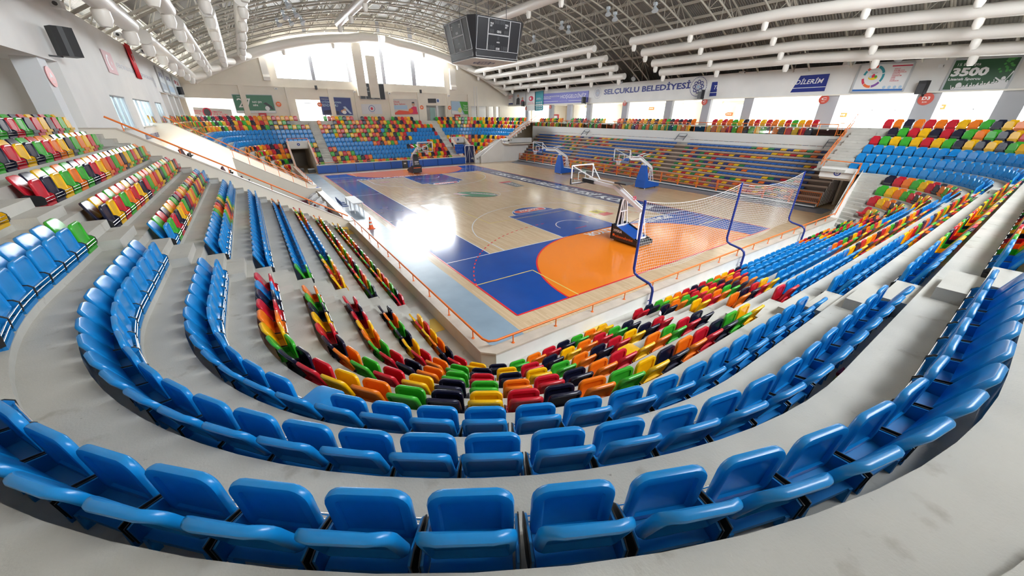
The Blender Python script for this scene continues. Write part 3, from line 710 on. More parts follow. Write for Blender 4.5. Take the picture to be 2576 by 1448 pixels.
# tunnel A and the curtain tunnel under the far seats
for x0, x1, nm in ((-4.95, -2.75, 'A'), (17.65, 19.75, 'C')):
    for xx, s in ((x0, 0), (x1, 1)):
        a, b = (xx-.2, xx) if s == 0 else (xx, xx+.2)
        mb = MB(); mb.prism([(36.4 if s or nm == 'C' else 36.65, 0), (36.4 if s or nm == 'C' else 36.65, 1.0), (40.75, 3.55), (47, 3.55), (47, 0)], a, b, M_PARB, lambda p, q, h: (h, p, q)); struct(mb.build('wall_tunnel'), 'side wall of the tunnel marked '+nm)
    mb = MB(); mb.box((x0-.2, 40.6, 2.72), (x1+.2, 40.85, 3.55), M_PAR); struct(mb.build('beam_tunnel'), 'lintel over the tunnel marked '+nm)
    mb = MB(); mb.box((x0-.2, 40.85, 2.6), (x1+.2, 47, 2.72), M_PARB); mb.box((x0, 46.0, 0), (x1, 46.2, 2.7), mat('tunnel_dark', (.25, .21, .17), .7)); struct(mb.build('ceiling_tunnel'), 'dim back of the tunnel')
    xm = (x0+x1)/2
    t = thing('tunnel_sign', 'round navy letter %s sign on the lintel of the far tunnel' % ('A by the corner seats' if nm == 'A' else 'above the blue curtain'), 'sign')
    mb = MB(); mb.prism(disc((xm, 3.15), .17), 40.585, 40.6, mat('sign_navy', (.02, .04, .28), .4), lambda a, b, h: (a, h, b)); mb.build('disc', t)
    text_mesh('letter', nm, M_LWHITE, (xm-.07, 40.585, 3.06), (1, 0, 0), (0, 0, 1), .14, .18, t, .02); finish(t)
    for xx in (x0-.1, x1+.1):
        rail('orange handrail on the %s wall of the far tunnel %s' % ('west' if xx < xm else 'east', nm), [(xx, 36.6, 1.2), (xx, 40.7, 3.8)], [((xx, y, sl(y, 36.4, 1.0, 40.75, 3.55)), (xx, y, sl(y, 36.6, 1.2, 40.7, 3.8))) for y in np.linspace(36.8, 40.5, 5)], 0, 0, .025, False)
    rail('short orange handrail across the lintel of far tunnel '+nm, [(x0-.1, 40.72, 3.85), (x1+.1, 40.72, 3.85)], [((x, 40.72, 3.55), (x, 40.72, 3.84)) for x in (x0, x1)], 0, 0, .025, False)
# tunnel D beside the telescopic stand, and its mirror at the far side
for far in (False, True):
    g = (lambda y: 28-y) if far else (lambda y: y)
    lab = 'far' if far else 'near'
    mb = MB(); pw = [(19.3, g(-8.66)), (19.3, g(-8.3)), (23.9, g(-7.62)), (29.5, g(-7.3)), (29.5, g(-7.6)), (23.9, g(-7.95))]
    zt = [1.0, 1.0, 3.42, 3.42, 3.42, 3.42]; n = 6
    vs = [(x, y, 0) for x, y in pw]+[(x, y, z) for (x, y), z in zip(pw, zt)]
    mb.add(vs, [tuple(range(6)), tuple(range(6, 12))[::-1]]+[((i+1)%6, i, 6+i, 6+(i+1)%6) for i in range(6)], M_PAR if not far else M_WHITE)
    struct(mb.build('wall_tunnel'), lab+' sloping wall beside the stand')
    if far:
        mb = MB(); mb.prism([(20.0, 0), (20.0, .95), (23.9, 3.42), (28.3, 3.42), (28.3, 0)], 35.6, 35.9, M_WHITE, lambda a, b, h: (a, h, b)); struct(mb.build('wall_triangle'), 'tall white triangular wall beside the far end of the telescopic stand')
    mb = MB(); y0, y1 = sorted((g(-7.7), g(-5.75)))
    mb.box((23.75, y0, 2.75), (24.0, y1, 3.42), M_WHITE); struct(mb.build('beam_tunnel'), lab+' lintel over the tunnel')
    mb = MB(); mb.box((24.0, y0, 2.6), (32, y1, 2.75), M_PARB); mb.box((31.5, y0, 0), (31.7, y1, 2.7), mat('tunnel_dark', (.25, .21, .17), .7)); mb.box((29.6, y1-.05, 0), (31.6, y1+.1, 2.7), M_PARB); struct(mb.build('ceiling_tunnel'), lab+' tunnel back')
    ym = (y0+y1)/2
    t = thing('tunnel_sign', 'round navy letter %s sign on the %s lintel by the telescopic stand' % (('D', 'white') if not far else ('C', 'far white')), 'sign')
    mb = MB(); mb.prism(disc((ym, 3.07), .19), 23.73, 23.75, mat('sign_navy', (.02, .04, .28), .4), lambda a, b, h: (h, a, b)); mb.prism(disc((ym, 3.07), .125), 23.72, 23.73, M_LWHITE, lambda a, b, h: (h, a, b)); mb.build('disc', t)
    text_mesh('letter', 'D' if not far else 'C', mat('sign_navy', (.02, .04, .28), .4), (23.718, ym+.065, 2.98), (0, -1, 0), (0, 0, 1), .13, .18, t, .03); finish(t)
    rail('orange handrail sloping down the wall beside the %s stand tunnel' % lab, [(19.3, g(-8.5), 1.3), (23.8, g(-7.78), 3.8)], [((x, g(sl(x, 19.3, -8.48, 23.9, -7.78)), sl(x, 19.3, 1.0, 23.9, 3.42)), (x, g(sl(x, 19.3, -8.48, 23.9, -7.78)), sl(x, 19.3, 1.28, 23.8, 3.78))) for x in np.linspace(19.5, 23.5, 5)], 0, 0, .03, False)
    rail('orange handrail across the %s lintel beside the telescopic stand' % lab, [(23.85, g(-7.75), 3.78), (23.85, g(-5.75), 3.85)], [((23.85, g(y), 3.42), (23.85, g(y), 3.8)) for y in (-7.7, -5.8)], 0, 0, .028, False)
    # stair guard climbing to the gallery: two rails with close bars
    t = thing('stair_guard', 'orange barred guard climbing the %s gallery stair beside the telescopic stand' % lab, 'guard rail')
    P0, P1 = Vector((23.9, g(-5.6), 3.5)), Vector((29.0, g(-5.3), 6.35))
    for dz in (.0, .42): mb = MB(); mb.tube([P0+Vector((0, 0, dz)), P1+Vector((0, 0, dz))], .028, M_RAIL, 8); mb.build('top_rail' if dz else 'bottom_rail', t)
    for i in range(15): p = P0.lerp(P1, i/14); mb = MB(); mb.tube([p, p+Vector((0, 0, .42))], .014, M_RAIL, 5); mb.build('bar', t)
    finish(t)
# ---------------------------------------------------------------- shell: walls, windows, roof
AX, AR, AZ = 9.3, 45.6, -28.6
zl = lambda x, r=AR: AZ+math.sqrt(r*r-(x-AX)**2)       # lower chord line of the trusses
DECK = AR+1.95
FY = 46.6
mb = MB(); n = 40
for i in range(n):
    x0, x1 = -19.4+57.8*i/n, -19.4+57.8*(i+1)/n
    mb.quad([(x0, -19.2, zl(x0, DECK)), (x0, 47.2, zl(x0, DECK)), (x1, 47.2, zl(x1, DECK)), (x1, -19.2, zl(x1, DECK))], M_DECK)
struct(mb.build('ceiling', smooth=40), 'grey ribbed metal barrel roof')
def wall_piece(mb, x0, x1, z0, top, y0, y1, m, n=8):
    """upright wall from z0 up to a curved top"""
    pts = [(x0, z0), (x1, z0)]+[(x1+(x0-x1)*i/n, top(x1+(x0-x1)*i/n)) for i in range(n+1)]
    mb.prism(pts, y0, y1, m, lambda a, b, h: (a, h, b))
dk = lambda x: zl(x, DECK)
BAYS = [(-3.9, .2), (.65, 4.95), (5.45, 9.75), (10.25, 14.35), (15.0, 19.75)]
def end_wall(y0, y1, name, far):
    mb = MB(); m = M_CREAM
    zs = 10.85
    if far:
        ops = [(-14.0, -8.6, 5.75, 8.35), (-2.4, 1.55, 5.75, 8.45), (16.3, 19.7, 5.75, 8.1), (24.6, 30.5, 5.75, 8.15)]
        x = -16.2
        for a, b, z0, z1 in ops:
            mb.box((x, y0, 0), (a, y1, zs), m); mb.box((a, y0, z1), (b, y1, zs), m); mb.box((a, y0, 0), (b, y1, z0), m); x = b
        mb.box((x, y0, 0), (38.4, y1, zs), m)
    else: mb.box((-16.2, y0, 0), (38.4, y1, zs), m)
    wall_piece(mb, -16.2, BAYS[0][0], zs, dk, y0, y1, m); wall_piece(mb, BAYS[-1][1], 37.5, zs, dk, y0, y1, m)
    for (a, b), (c, d) in zip(BAYS, BAYS[1:]): wall_piece(mb, b, c, zs, dk, y0, y1, M_GREYP)
    for a, b in BAYS:
        lo = lambda x: zl(x)-.55
        pts = [(a+(b-a)*i/6, lo(a+(b-a)*i/6)) for i in range(7)]+[(b+(a-b)*i/6, dk(b+(a-b)*i/6)) for i in range(7)]
        mb.prism(pts, y0, y1, m, lambda p, q, h: (p, h, q))
    struct(mb.build(name), 'cream end wall with tall arched windows')
    for i, (a, b) in enumerate(BAYS):
        w = MB(); pts = [(a, zs), (b, zs)]+[(b+(a-b)*i2/6, zl(b+(a-b)*i2/6)-.5) for i2 in range(7)]
        ym = (y0+y1)/2
        w.quad([(x, ym, z) for x, z in pts], M_GLASS); o = struct(w.build('window_%d' % (i+1)), 'tall bright daylight window in the end wall')
        f = MB()
        for t in ((0,) if b-a < 1 else (.33, .67)): f.box((a+(b-a)*t-.02, ym-.03, zs), (a+(b-a)*t+.02, ym+.03, zl(a+(b-a)*t)-.5), M_STEEL)
        f.box((a, ym-.05, zs), (b, ym+.05, zs+.06), M_DARK); f.build('window_frame', o)
end_wall(FY, FY+.4, 'wall_far', True); end_wall(-19.0, -18.6, 'wall_near', False)
# pilasters and ledge on the far wall
for x in (-14.3, -8.2, -3.1, 2.1, 5.6, 10.6, 15.2, 20.3, 24.2):
    mb = MB(); mb.box((x-.3, FY-.28, 5.7), (x+.3, FY, 9.9), M_CREAM); struct(mb.build('column_far'), 'cream pilaster on the far wall')
mb = MB(); mb.box((-14, FY-.16, 9.85), (-4.6, FY, 10.15), M_CREAM); mb.box((-4.6, FY-.1, 9.85), (24.5, FY, 9.95), M_CREAM); struct(mb.build('trim_4'), 'cream ledge on the far wall')
mb = MB(); mb.box((-16.2, 50.2, 5.0), (38, 50.4, 9), M_WHITE); mb.box((-16.2, FY+.4, 5.6), (38, 50.4, 5.74), M_LGREY); mb.box((2, FY+.4, 8.6), (38, 50.4, 8.7), M_WHITE); mb.box((-16, FY+.4, 8.6), (-3, 50.4, 8.7), M_WHITE)
struct(mb.build('wall_foyer'), 'foyer wall seen through the far doorways')
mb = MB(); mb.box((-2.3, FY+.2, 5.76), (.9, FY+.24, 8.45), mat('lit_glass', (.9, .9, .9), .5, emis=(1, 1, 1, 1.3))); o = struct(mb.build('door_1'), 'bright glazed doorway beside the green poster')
mb = MB(); mb.box((.9, FY+.15, 5.76), (1.1, FY+.25, 8.45), M_WHITE); mb.box((-2.4, FY+.12, 8.0), (.9, FY+.2, 8.06), M_DARK); mb.build('door_frame', o)
mb = MB(); mb.box((17.0, FY+.25, 5.76), (17.9, FY+.35, 7.8), mat('door_green', (.30, .45, .42), .5)); struct(mb.build('door_2'), 'pale green door in the right doorway'); 
mb = MB(); mb.box((18.1, FY+.1, 5.76), (18.35, FY+.35, 8.1), M_WHITE); struct(mb.build('door_3'), 'white door post')
for x in (26.0, 28.0, 29.6): mb = MB(); mb.box((x-.22, FY+.1, 5.76), (x+.22, FY+.35, 8.15), M_CREAM); struct(mb.build('column_foyer'), 'cream post in the far right opening')
# left side: recessed back wall, fascia, guest box front
LX = -14.0
for y0, y1 in ((-19, 7.0), (28.4, 47)):
    mb = MB(); mb.box((-16.2, y0, 0), (-16.0, y1, 8.2), M_CREAM); struct(mb.build('wall_left'), 'cream recessed back wall behind the top row')
    mb = MB(); mb.box((-16.0, y0, 8.15), (LX, y1, 8.3), M_WHITE); mb.box((LX-.2, y0, 8.3), (LX, y1, 10.45), M_WHITE); struct(mb.build('beam_left'), 'white upper wall band over the side seats')
mb = MB(); BZ0 = 4.2
WB = [(12.3, 15.3, 5.75, 7.3), (17.2, 22.4, 5.75, 7.3), (24.3, 27.2, 5.75, 7.3)]
y = 7.0
for a, b, z0, z1 in WB:
    mb.box((-16.2, y, BZ0), (LX, a, 10.45), M_WHITE); mb.box((-14.2, a, BZ0), (LX, b, z0), M_WHITE); mb.box((-14.2, a, z1), (LX, b, 10.45), M_WHITE); y = b
mb.box((-16.2, y, BZ0), (LX, 28.4, 10.45), M_WHITE)
struct(mb.build('wall_booth'), 'white front of the press booth above the guest box')
mb = MB(); mb.box((-19.3, -19, 10.4), (-19.1, 47, 14), M_DARK); mb.box((-19.1, -19, 10.3), (-16, 47, 10.45), M_WHITE); mb.box((-16.3, 7.2, 5.0), (-16.2, 28, 8), mat('booth_back', (.30, .38, .42), .7)); struct(mb.build('wall_attic'), 'eaves above the side wall, closed by a wall painted dark as shade')  # outer box is dark to give the shade under the eaves
for i, (a, b, z0, z1) in enumerate(WB):
    w = MB(); w.quad([(-14.1, a, z0), (-14.1, b, z0), (-14.1, b, z1), (-14.1, a, z1)], M_TINT); o = struct(w.build('window_%d' % (i+6)), 'blue tinted sliding window of the press booth')
    f = MB(); k = 4 if b-a > 4 else 3
    for j in range(k+1): yy = a+(b-a)*j/k; f.box((-14.13, yy-.035, z0), (-14.05, yy+.035, z1), mat('alu', (.55, .57, .6), .4, metal=.4))
    f.box((-14.13, a, z0), (-14.03, b, z0+.06), M_CHROME); f.box((-14.13, a, z1-.06), (-14.03, b, z1), M_DARK); f.box((-14.05, a-.05, z0-.05), (-13.93, b+.05, z0), M_MARBLE); f.build('window_frame', o)
for y in (5.9, 29.4, 33.4, 37.4, 41.4): mb = MB(); mb.box((-14.7, y-.35, 5.7), (-14.1, y+.35, 8.15), mat('pale_column', (.70, .72, .74), .7)); struct(mb.build('column_left'), 'pale column under the upper wall band')
# right side: fascia on columns, gallery corridor with daylight windows
PLN = [(32.6, 47.0), (32.6, 6.0), (35.2, -13.0), (35.6, -19.0)]
def fas(u, v):
    """point of the gallery band seen at a pixel"""
    p = onX(u, v, 32.6)
    if p.y < 6.0:
        n = Vector((19.0, 2.6, 0)); d = ray(u, v); p = CAM+d*((Vector((32.6, 6, 0))-CAM).dot(n)/d.dot(n))
    return p
fn = lambda y: (Vector((-1, 0, 0)), Vector((0, -1, 0))) if y > 6 else (Vector((-19, -2.6, 0)).normalized(), Vector((2.6, -19, 0)).normalized())
for (x0, y0), (x1, y1) in zip(PLN, PLN[1:]):
    mb = MB(); mb.prism([(x0, y0), (x1, y1), (x1+.25, y1), (x0+.25, y0)], 8.32, 10.48, M_WHITE); struct(mb.build('beam_gallery'), 'white band above the gallery openings')
mb = MB(); mb.prism([(32.4, 47), (32.4, 6), (34.9, -13), (35.3, -19), (38.3, -19), (38.3, 47)], 8.22, 8.32, mat('gallery_ceiling', (.86, .82, .74), .8)); struct(mb.build('ceiling_gallery'), 'pale gallery ceiling')
mb = MB(); mb.prism([(31.55, 47), (31.55, -5.3), (28.2, -5.3), (28.2, -19), (38.3, -19), (38.3, 47)], 5.6, 5.74, M_LGREY); struct(mb.build('floor_gallery'), 'gallery floor')
mb = MB(); mb.box((30.62, -4.6, 0), (31.55, 36.6, 5.12), M_LGREY); struct(mb.build('beam_ledge'), 'pale ledge behind the telescopic stand')
for u in (1274, 1325, 1385, 1431, 1480, 1571, 1680, 1774, 1878, 2078, 2322, 2535):
    p = fas(u, 275); w = .42 if u < 2000 else .62
    mb = MB(); nn, tt = fn(p.y); c = p-nn*.22
    mb.prism([(c.x-tt.x*w-nn.x*.2, c.y-tt.y*w-nn.y*.2), (c.x+tt.x*w-nn.x*.2, c.y+tt.y*w-nn.y*.2), (c.x+tt.x*w+nn.x*.2, c.y+tt.y*w+nn.y*.2), (c.x-tt.x*w+nn.x*.2, c.y-tt.y*w+nn.y*.2)][::-1], 5.72, 8.35, M_GREYP); struct(mb.build('column_gallery'), 'grey concrete column of the gallery')
GX = 38.0
wins = [(1361, 1377), (1327, 1342), (1352, 1362), (1400, 1423), (1460, 1478), (1511, 1545), (1600, 1632), (1651, 1672), (1710, 1745), (1804, 1832), (1852, 1869), (1905, 1935), (1953, 2059), (2093, 2117), (2140, 2316), (2376, 2530), (2552, 2600)]
ys = sorted((sorted((onX(a, 270, GX).y, onX(b, 270, GX).y)) for a, b in wins), key=lambda q: q[0])
mg = []
for a, b in ys:
    if mg and a <= mg[-1][1]+.05: mg[-1][1] = max(b, mg[-1][1])
    else: mg.append([a, b])
mb = MB(); y = -19.0
for a, b in mg:
    mb.box((GX, y, 5.6), (GX+.35, a, 8.3), M_CREAM); mb.box((GX, a, 7.82), (GX+.35, b, 8.3), M_CREAM); mb.box((GX, a, 5.6), (GX+.35, b, 5.95), M_CREAM); y = b
mb.box((GX, y, 5.6), (GX+.35, 47, 8.3), M_CREAM); mb.box((GX, -19, 0), (GX+.35, 47, 5.6), M_CREAM); mb.box((GX, -19, 8.3), (GX+.35, 47, 9.8), M_DARK)  # top strip painted dark for the shaded gap below the roof
struct(mb.build('wall_right'), 'cream outer gallery wall with daylight windows')
for i, (a, b) in enumerate(mg):
    w = MB(); w.quad([(GX+.2, a, 5.95), (GX+.2, b, 5.95), (GX+.2, b, 7.82), (GX+.2, a, 7.82)], M_GLASS); o = struct(w.build('window_%d' % (i+9)), 'overexposed daylight window of the gallery')
    f = MB(); k = max(1, round((b-a)/1.5))
    for j in range(k+1): yy = a+(b-a)*j/k; f.box((GX+.17, yy-.03, 5.95), (GX+.23, yy+.03, 7.82), mat('window_bar', (.45, .46, .47), .5))
    f.box((GX+.17, a, 7.12), (GX+.23, b, 7.17), mat('window_bar', (.45, .46, .47), .5)); f.build('window_frame', o)
# cream cross walls of the gallery
for u in (1240, 1290, 1350, 1408, 1455, 1500, 1588, 1697, 1795, 1900, 2100, 2345):
    p = onX(u, 275, 36.8); mb = MB(); mb.box((35.6, p.y-.25, 5.72), (GX, p.y+.25, 8.24), M_CREAM); struct(mb.build('column_corridor'), 'cream cross wall in the gallery corridor')
# ---------------------------------------------------------------- roof trusses, each a thing
def truss(y, i):
    t = thing('roof_truss', 'beige arched tube truss, %s from the window wall end' % ordn(i+1), 'roof truss', 'arched roof trusses')
    xs = np.linspace(-14.6, 33.2, 45); P = lambda x, yy, r: (x, yy, AZ+math.sqrt(r*r-(x-AX)**2))
    for s in (-.62, .62): mb = MB(); mb.tube([P(x, y+s, AR) for x in xs], .075, M_TRUSS, 6); mb.build('bottom_chord', t, 60)
    mb = MB(); mb.tube([P(x, y, AR+1.55) for x in xs], .08, M_TRUSS, 6); mb.build('top_chord', t, 60)
    mb = MB()
    for j in range(0, 44):
        for s in (-.62, .62):
            a, b = (xs[j], xs[j+1]) if j % 2 == 0 else (xs[j+1], xs[j])
            mb.tube([P(a, y+s, AR), P(b, y, AR+1.55)], .032, M_TRUSS, 4, False)
        if j % 2 == 0: mb.tube([P(xs[j], y-.62, AR), P(xs[j], y+.62, AR)], .03, M_TRUSS, 4, False)
    mb.build('web', t)
    return finish(t)
ty = [4.95+4.1*i for i in range(-5, 11)]
for i, y in enumerate(sorted(ty, reverse=True)): truss(y, i)
mb = MB()
for j in range(26):
    x = -15.5+1.9*j; mb.box((x-.05, -19, zl(x, AR+1.65)), (x+.05, 47, zl(x, AR+1.65)+.22), M_TRUSS)
struct(mb.build('beam_purlins'), 'roof purlins running along the hall')
# ---------------------------------------------------------------- air ducts
def nozzle(t, p, r=.21, l=.5, up=.30):
    mb = MB(); mb.lathe([(r*.8, 0), (r, -.06), (r, -.06-l*.55), (r*.62, -.06-l), (0, -.06-l)], (p[0], p[1], p[2]-up), M_DUCT, 14); return mb.build('nozzle', t, 40)
def duct(label, path, r, noz, cap=True, nr=.22):
    t = thing('air_duct', label, 'air duct', 'white round air ducts'); mb = MB(); mb.tube(path, r, M_DUCT, 18)
    P = [Vector(p) for p in path]
    for a, b in zip(P, P[1:]):
        L = (b-a).length; d = (b-a).normalized()
        for s in np.arange(1.2, L, 2.4): mb.tube([a+d*s, a+d*(s+.03)], r*1.02, M_DUCT, 18, False)
    mb.build('tube', t, 45)
    for q in noz: nozzle(t, q, nr, up=r*.85)
    return finish(t)
def along(p, q, n, t0=.06, t1=.95): p, q = Vector(p), Vector(q); return [p.lerp(q, t0+(t1-t0)*i/max(1, n-1)) for i in range(n)]
RD = [(24.35, 13.15), (26.3, 12.4), (28.2, 11.6), (29.75, 10.87)]
pos = ['highest', 'second highest', 'second lowest', 'lowest']
for i, (x, z) in enumerate(RD):
    a, b = (x, 17.8, z), (x+.2, 44.2, z); duct('far right air duct over the gallery, %s of the four' % pos[i], [a, b, (x-1.2, 45.2, z+.5)], .34, along(a, b, 6, .03, .9))
    a, m_, b = (x, 12.9, z), (x+.15, -.5, z-.05), (x+1.0, -15, z-.75); duct('near right air duct over the gallery, %s of the four' % pos[i], [a, m_, b], .36, along(a, m_, 3, .03, .9)+along(m_, b, 3, .3, .95))
LD = [(-7.35, 12.55), (-9.1, 11.83), (-10.7, 11.07), (-12.3, 10.25)]
for i, (x, z) in enumerate(LD):
    a, b = (x, 15.4, z), (x, 41.5-1.2*(i < 2), z); duct('far left air duct above the press booth side, %s of the four' % pos[i], [a, b, (x+.8, 44.6, z+.4)], .36, along(a, b, 6, .02, .9), nr=.27)
    a, b = (x, 12.2, z), (x, -14, z); duct('near left air duct above the side seats, %s of the four' % pos[i], [a, b], .36, along(a, b, 6, .02, .9), nr=.27)
a, b = (1.5, 31.8, 15.0), (1.5, 17.0, 15.0); duct('short high air duct left of the hanging scoreboard', [a, b], .36, along(a, b, 3, .03, .7))
a, b = (14.6, 24.5, 15.35), (14.6, 11.0, 15.35); duct('short high air duct behind the hanging scoreboard', [a, b], .40, along(a, b, 3, .25, .9))
mx = [(x, 45.2, zl(x, AR-1.0) if abs(x-AX) > 2 else zl(x, AR-.75)) for x in np.linspace(-12.6, AX, 12)]
duct('large arched air duct above the far windows, left arm', mx, .55, [mx[5], mx[8]], nr=.25)
mx = [(x, 45.2, zl(x, AR-1.0) if abs(x-AX) > 2 else zl(x, AR-.75)) for x in np.linspace(AX+1.0, 31.2, 12)]
duct('large arched air duct above the far windows, right arm', mx, .5, [mx[3], mx[6], mx[8]], nr=.25)
for x0, x1, nm, z0 in ((5.75, 7.0, 'left', 9.1), (7.45, 8.75, 'right', 8.9)):
    t = thing('air_duct', 'tall beige upright duct before the middle window, %s of the pair' % nm, 'air duct', 'upright ducts on the far wall'); mb = MB(); mb.box((x0, FY-.95, z0), (x1, FY-.3, 15.9 if nm == 'left' else 14.2), M_CREAM)
    for z in (10.3, 11.8, 13.3): mb.box((x0-.02, FY-.97, z), (x1+.02, FY-.28, z+.05), M_DUCT)
    mb.build('shaft', t); finish(t)
for (u0, v0), (u1, v1), nm in (((645, 140), (681, 203), 'left'), ((1128, 172), (1147, 226), 'right')):
    a, b = onY(u0, v0, FY-.4), onY(u1, v1, FY-.4); t = thing('air_duct', 'pale boxed duct hanging on the far wall %s of the windows' % nm, 'air duct', 'upright ducts on the far wall'); mb = MB()
    w = b.x-a.x; mb.box((a.x+w*.15, FY-.5, b.z+.7), (b.x, FY-.0, a.z), M_DUCT); mb.prism([(FY-.5, b.z+.7), (FY, b.z+.7), (FY, b.z), (FY-.75, b.z), (FY-.8, b.z+.4)], a.x+w*.15, b.x, M_DUCT, lambda p, q, h: (h, p, q)); mb.build('shaft', t); finish(t)
# ---------------------------------------------------------------- floodlights under the trusses
def flood(p, d, label):
    t = thing('floodlight', label, 'floodlight', 'grey floodlights under the roof'); p = Vector(p); d = Vector(d).normalized()
    mb = MB(); mb.tube([p-d*.05, p+d*.12, p+d*.3, p+d*.34], [.1, .14, .27, .28], mat('flood_grey', (.50, .54, .57), .4), 14); mb.build('reflector', t, 40)
    mb = MB(); mb.tube([p+d*.335, p+d*.35], .25, mat('flood_glass', (.55, .60, .62), .15), 14); mb.build('glass', t)
    mb = MB(); mb.tube([p, p+Vector((0, 0, .45))], .03, M_DARK, 6); mb.box((p.x-.13, p.y-.13, p.z+.08), (p.x+.13, p.y+.13, p.z+.3), mat('flood_grey', (.50, .54, .57), .4)); mb.build('bracket', t); finish(t)
def arch_hit(u, v, r):
    d = ray(u, v); o = CAM-Vector((AX, 0, AZ)); a = d.x**2+d.z**2; b = 2*(o.x*d.x+o.z*d.z); c = o.x**2+o.z**2-r*r
    return CAM+d*((-b+math.sqrt(b*b-4*a*c))/(2*a))
for i, (u, v, w) in enumerate(((1530, 27, 'first of a pair'), (1547, 40, 'second of a pair'), (1413, 62, 'upper of a pair behind the scoreboard'), (1430, 73, 'lower of a pair behind the scoreboard'), (1648, 17, 'single one high above the gallery'), (1343, 97, 'single one beside the scoreboard'), (719, 6, 'topmost of the far left cluster'), (712, 36, 'second left of the far left cluster'), (740, 30, 'upper right of the far left cluster'), (697, 55, 'lowest left of the far left cluster'), (728, 52, 'lower middle of the far left cluster'), (756, 48, 'rightmost of the far left cluster'))):
    p = arch_hit(u, v, AR-.35); flood(p, (-.2 if p.x > 8 else .5, -.3, -.9), 'grey round floodlight on the trusses, '+w)
for p, d, w in (((-13.3, 19.2, 10.7), (.8, .3, -.6), 'on top of the booth wall beside the red flag'), ((32.2, 18.3, 10.9), (-.8, -.2, -.5), 'standing on the gallery band above the blue lettering'), ((33.4, -2.5, 10.75), (-.8, -.2, -.4), 'in the dark eaves above the round emblem poster'), ((33.9, -5.2, 10.75), (-.8, -.2, -.4), 'in the dark eaves near the green crowd poster')): flood(p, d, 'grey round floodlight '+w)
# ---------------------------------------------------------------- hanging scoreboard cube
SCR = mat('screen_black', (.018, .018, .022), .3); SCRF = mat('screen_frame', (.55, .55, .56), .5); SCRT = mat('screen_text', (.7, .7, .7), .5); SCRD = mat('screen_digit', (.055, .055, .06), .4)
t = thing('hanging_scoreboard', 'black four-sided scoreboard cube hanging over the middle of the court', 'scoreboard')
scx, scy, z0, z1, h0, h1 = 6.85, 11.75, 10.05, 12.35, 1.80, 2.26
def fr(h, c): return [(-h+c, -h), (h-c, -h), (h, -h+c), (h, h-c), (h-c, h), (-h+c, h), (-h, h-c), (-h, -h+c)]
lo, mid, hi = fr(h0, .12), fr(h0+.06, .14), fr(h1, .42); ZL = [z0, z0+.45, z1]
mb = MB(); vs = [(scx+a, scy+b, z) for pl, z in ((lo, ZL[0]), (mid, ZL[1]), (hi, ZL[2])) for a, b in pl]
mb.add(vs, [(i, (i+1) % 8, 8+(i+1) % 8, 8+i) for i in range(8)]+[(8+i, 8+(i+1) % 8, 16+(i+1) % 8, 16+i) for i in range(8)]+[tuple(range(16, 24))], SCR); mb.build('housing', t)
mb = MB(); mb.prism([(scx+a*1.002, scy+b*1.002) for a, b in lo], z0-.03, z0+.01, mat('board_white', (.75, .72, .68), .6)); bot = mb.build('bottom_panel', t)
club = club_knot(scx, scy, z0-.035, 1.0, mat('knot_navy', (.04, .06, .22), .4), None, (1, 0, 0), (0, -1, 0)).build('emblem', bot)
text_mesh('bottom_lettering', 'SELÇUKLU BELEDİYESİ', mat('knot_navy', (.04, .06, .22), .4), (scx-1.1, scy-1.15, z0-.035), (1, 0, 0), (0, 1, 0), 2.2, .22, bot, .01)
for dx, dy, nm in ((0, -1, 'a'), (-1, 0, 'b'), (0, 1, 'c'), (1, 0, 'd')):
    X = Vector((-dy, dx, 0)); N = Vector((dx, dy, 0))
    b0 = Vector((scx, scy, ZL[1]))+N*(h0+.06); b1 = Vector((scx, scy, ZL[2]))+N*h1; U = (b1-b0).normalized(); H = (b1-b0).length; NN = X.cross(U)
    F = lambda a, b, e=.012: b0+X*a+U*(b*H)+NN*e
    fb = MB()
    def rect(x0, y0, x1, y1, w=.025, m=SCRF):
        for (a, b), (c, d) in (((x0, y0), (x1, y0)), ((x1, y0), (x1, y1)), ((x1, y1), (x0, y1)), ((x0, y1), (x0, y0))):
            fb.bar(F(a, b), F(c, d), w, .02, m, NN)
    rect(-1.70, .03, -.88, .96); rect(.88, .03, 1.70, .96); rect(-.84, .03, .84, .5); rect(-.84, .52, .84, .96)
    face = fb.build('face_frame', t)
    fb = MB(); G0 = Vector((scx, scy, ZL[0]))+N*(h0+.005); 
    for z in (.12, .36): fb.bar(G0+X*-1.68+Vector((0, 0, z))+N*.03, G0+X*1.68+Vector((0, 0, z))+N*.03, .02, .02, SCRF)
    for s in (-1.68, 1.68): fb.bar(G0+X*s+Vector((0, 0, .12))+N*.03, G0+X*s+Vector((0, 0, .36))+N*.03, .02, .02, SCRF)
    fb.build('ticker_frame', t)
    for s, x, y, w, h, m in (('88:88', -.42, .82, .84, .12, SCRD), ('ODG', -.17, .57, .34, .07, SCRT), ('FAUL\nSET', -.72, .73, .26, .12, SCRT), ('FAUL\nSET', .46, .73, .26, .12, SCRT), ('88', -.74, .54, .34, .12, SCRD), ('88', .4, .54, .34, .12, SCRD),
                          ('8', -.09, .36, .16, .11, SCRD), ('PERİOD', -.12, .27, .24, .05, SCRT), ('SCORE', -.15, .06, .3, .07, SCRT), ('188', -.76, .06, .5, .13, SCRD), ('188', .28, .06, .5, .13, SCRD)):
        text_mesh('digits' if '8' in s else 'lettering', s, m, F(x, y, .014), X, U, w, h*H, face, .02)
for a in (-1.2, 1.2):
    for b in (-1.2, 1.2): mb = MB(); mb.tube([(scx+a, scy+b, z1), (scx+a, scy+b, zl(scx+a)+.1)], .018, M_DARK, 5); mb.build('cable', t)
finish(t)
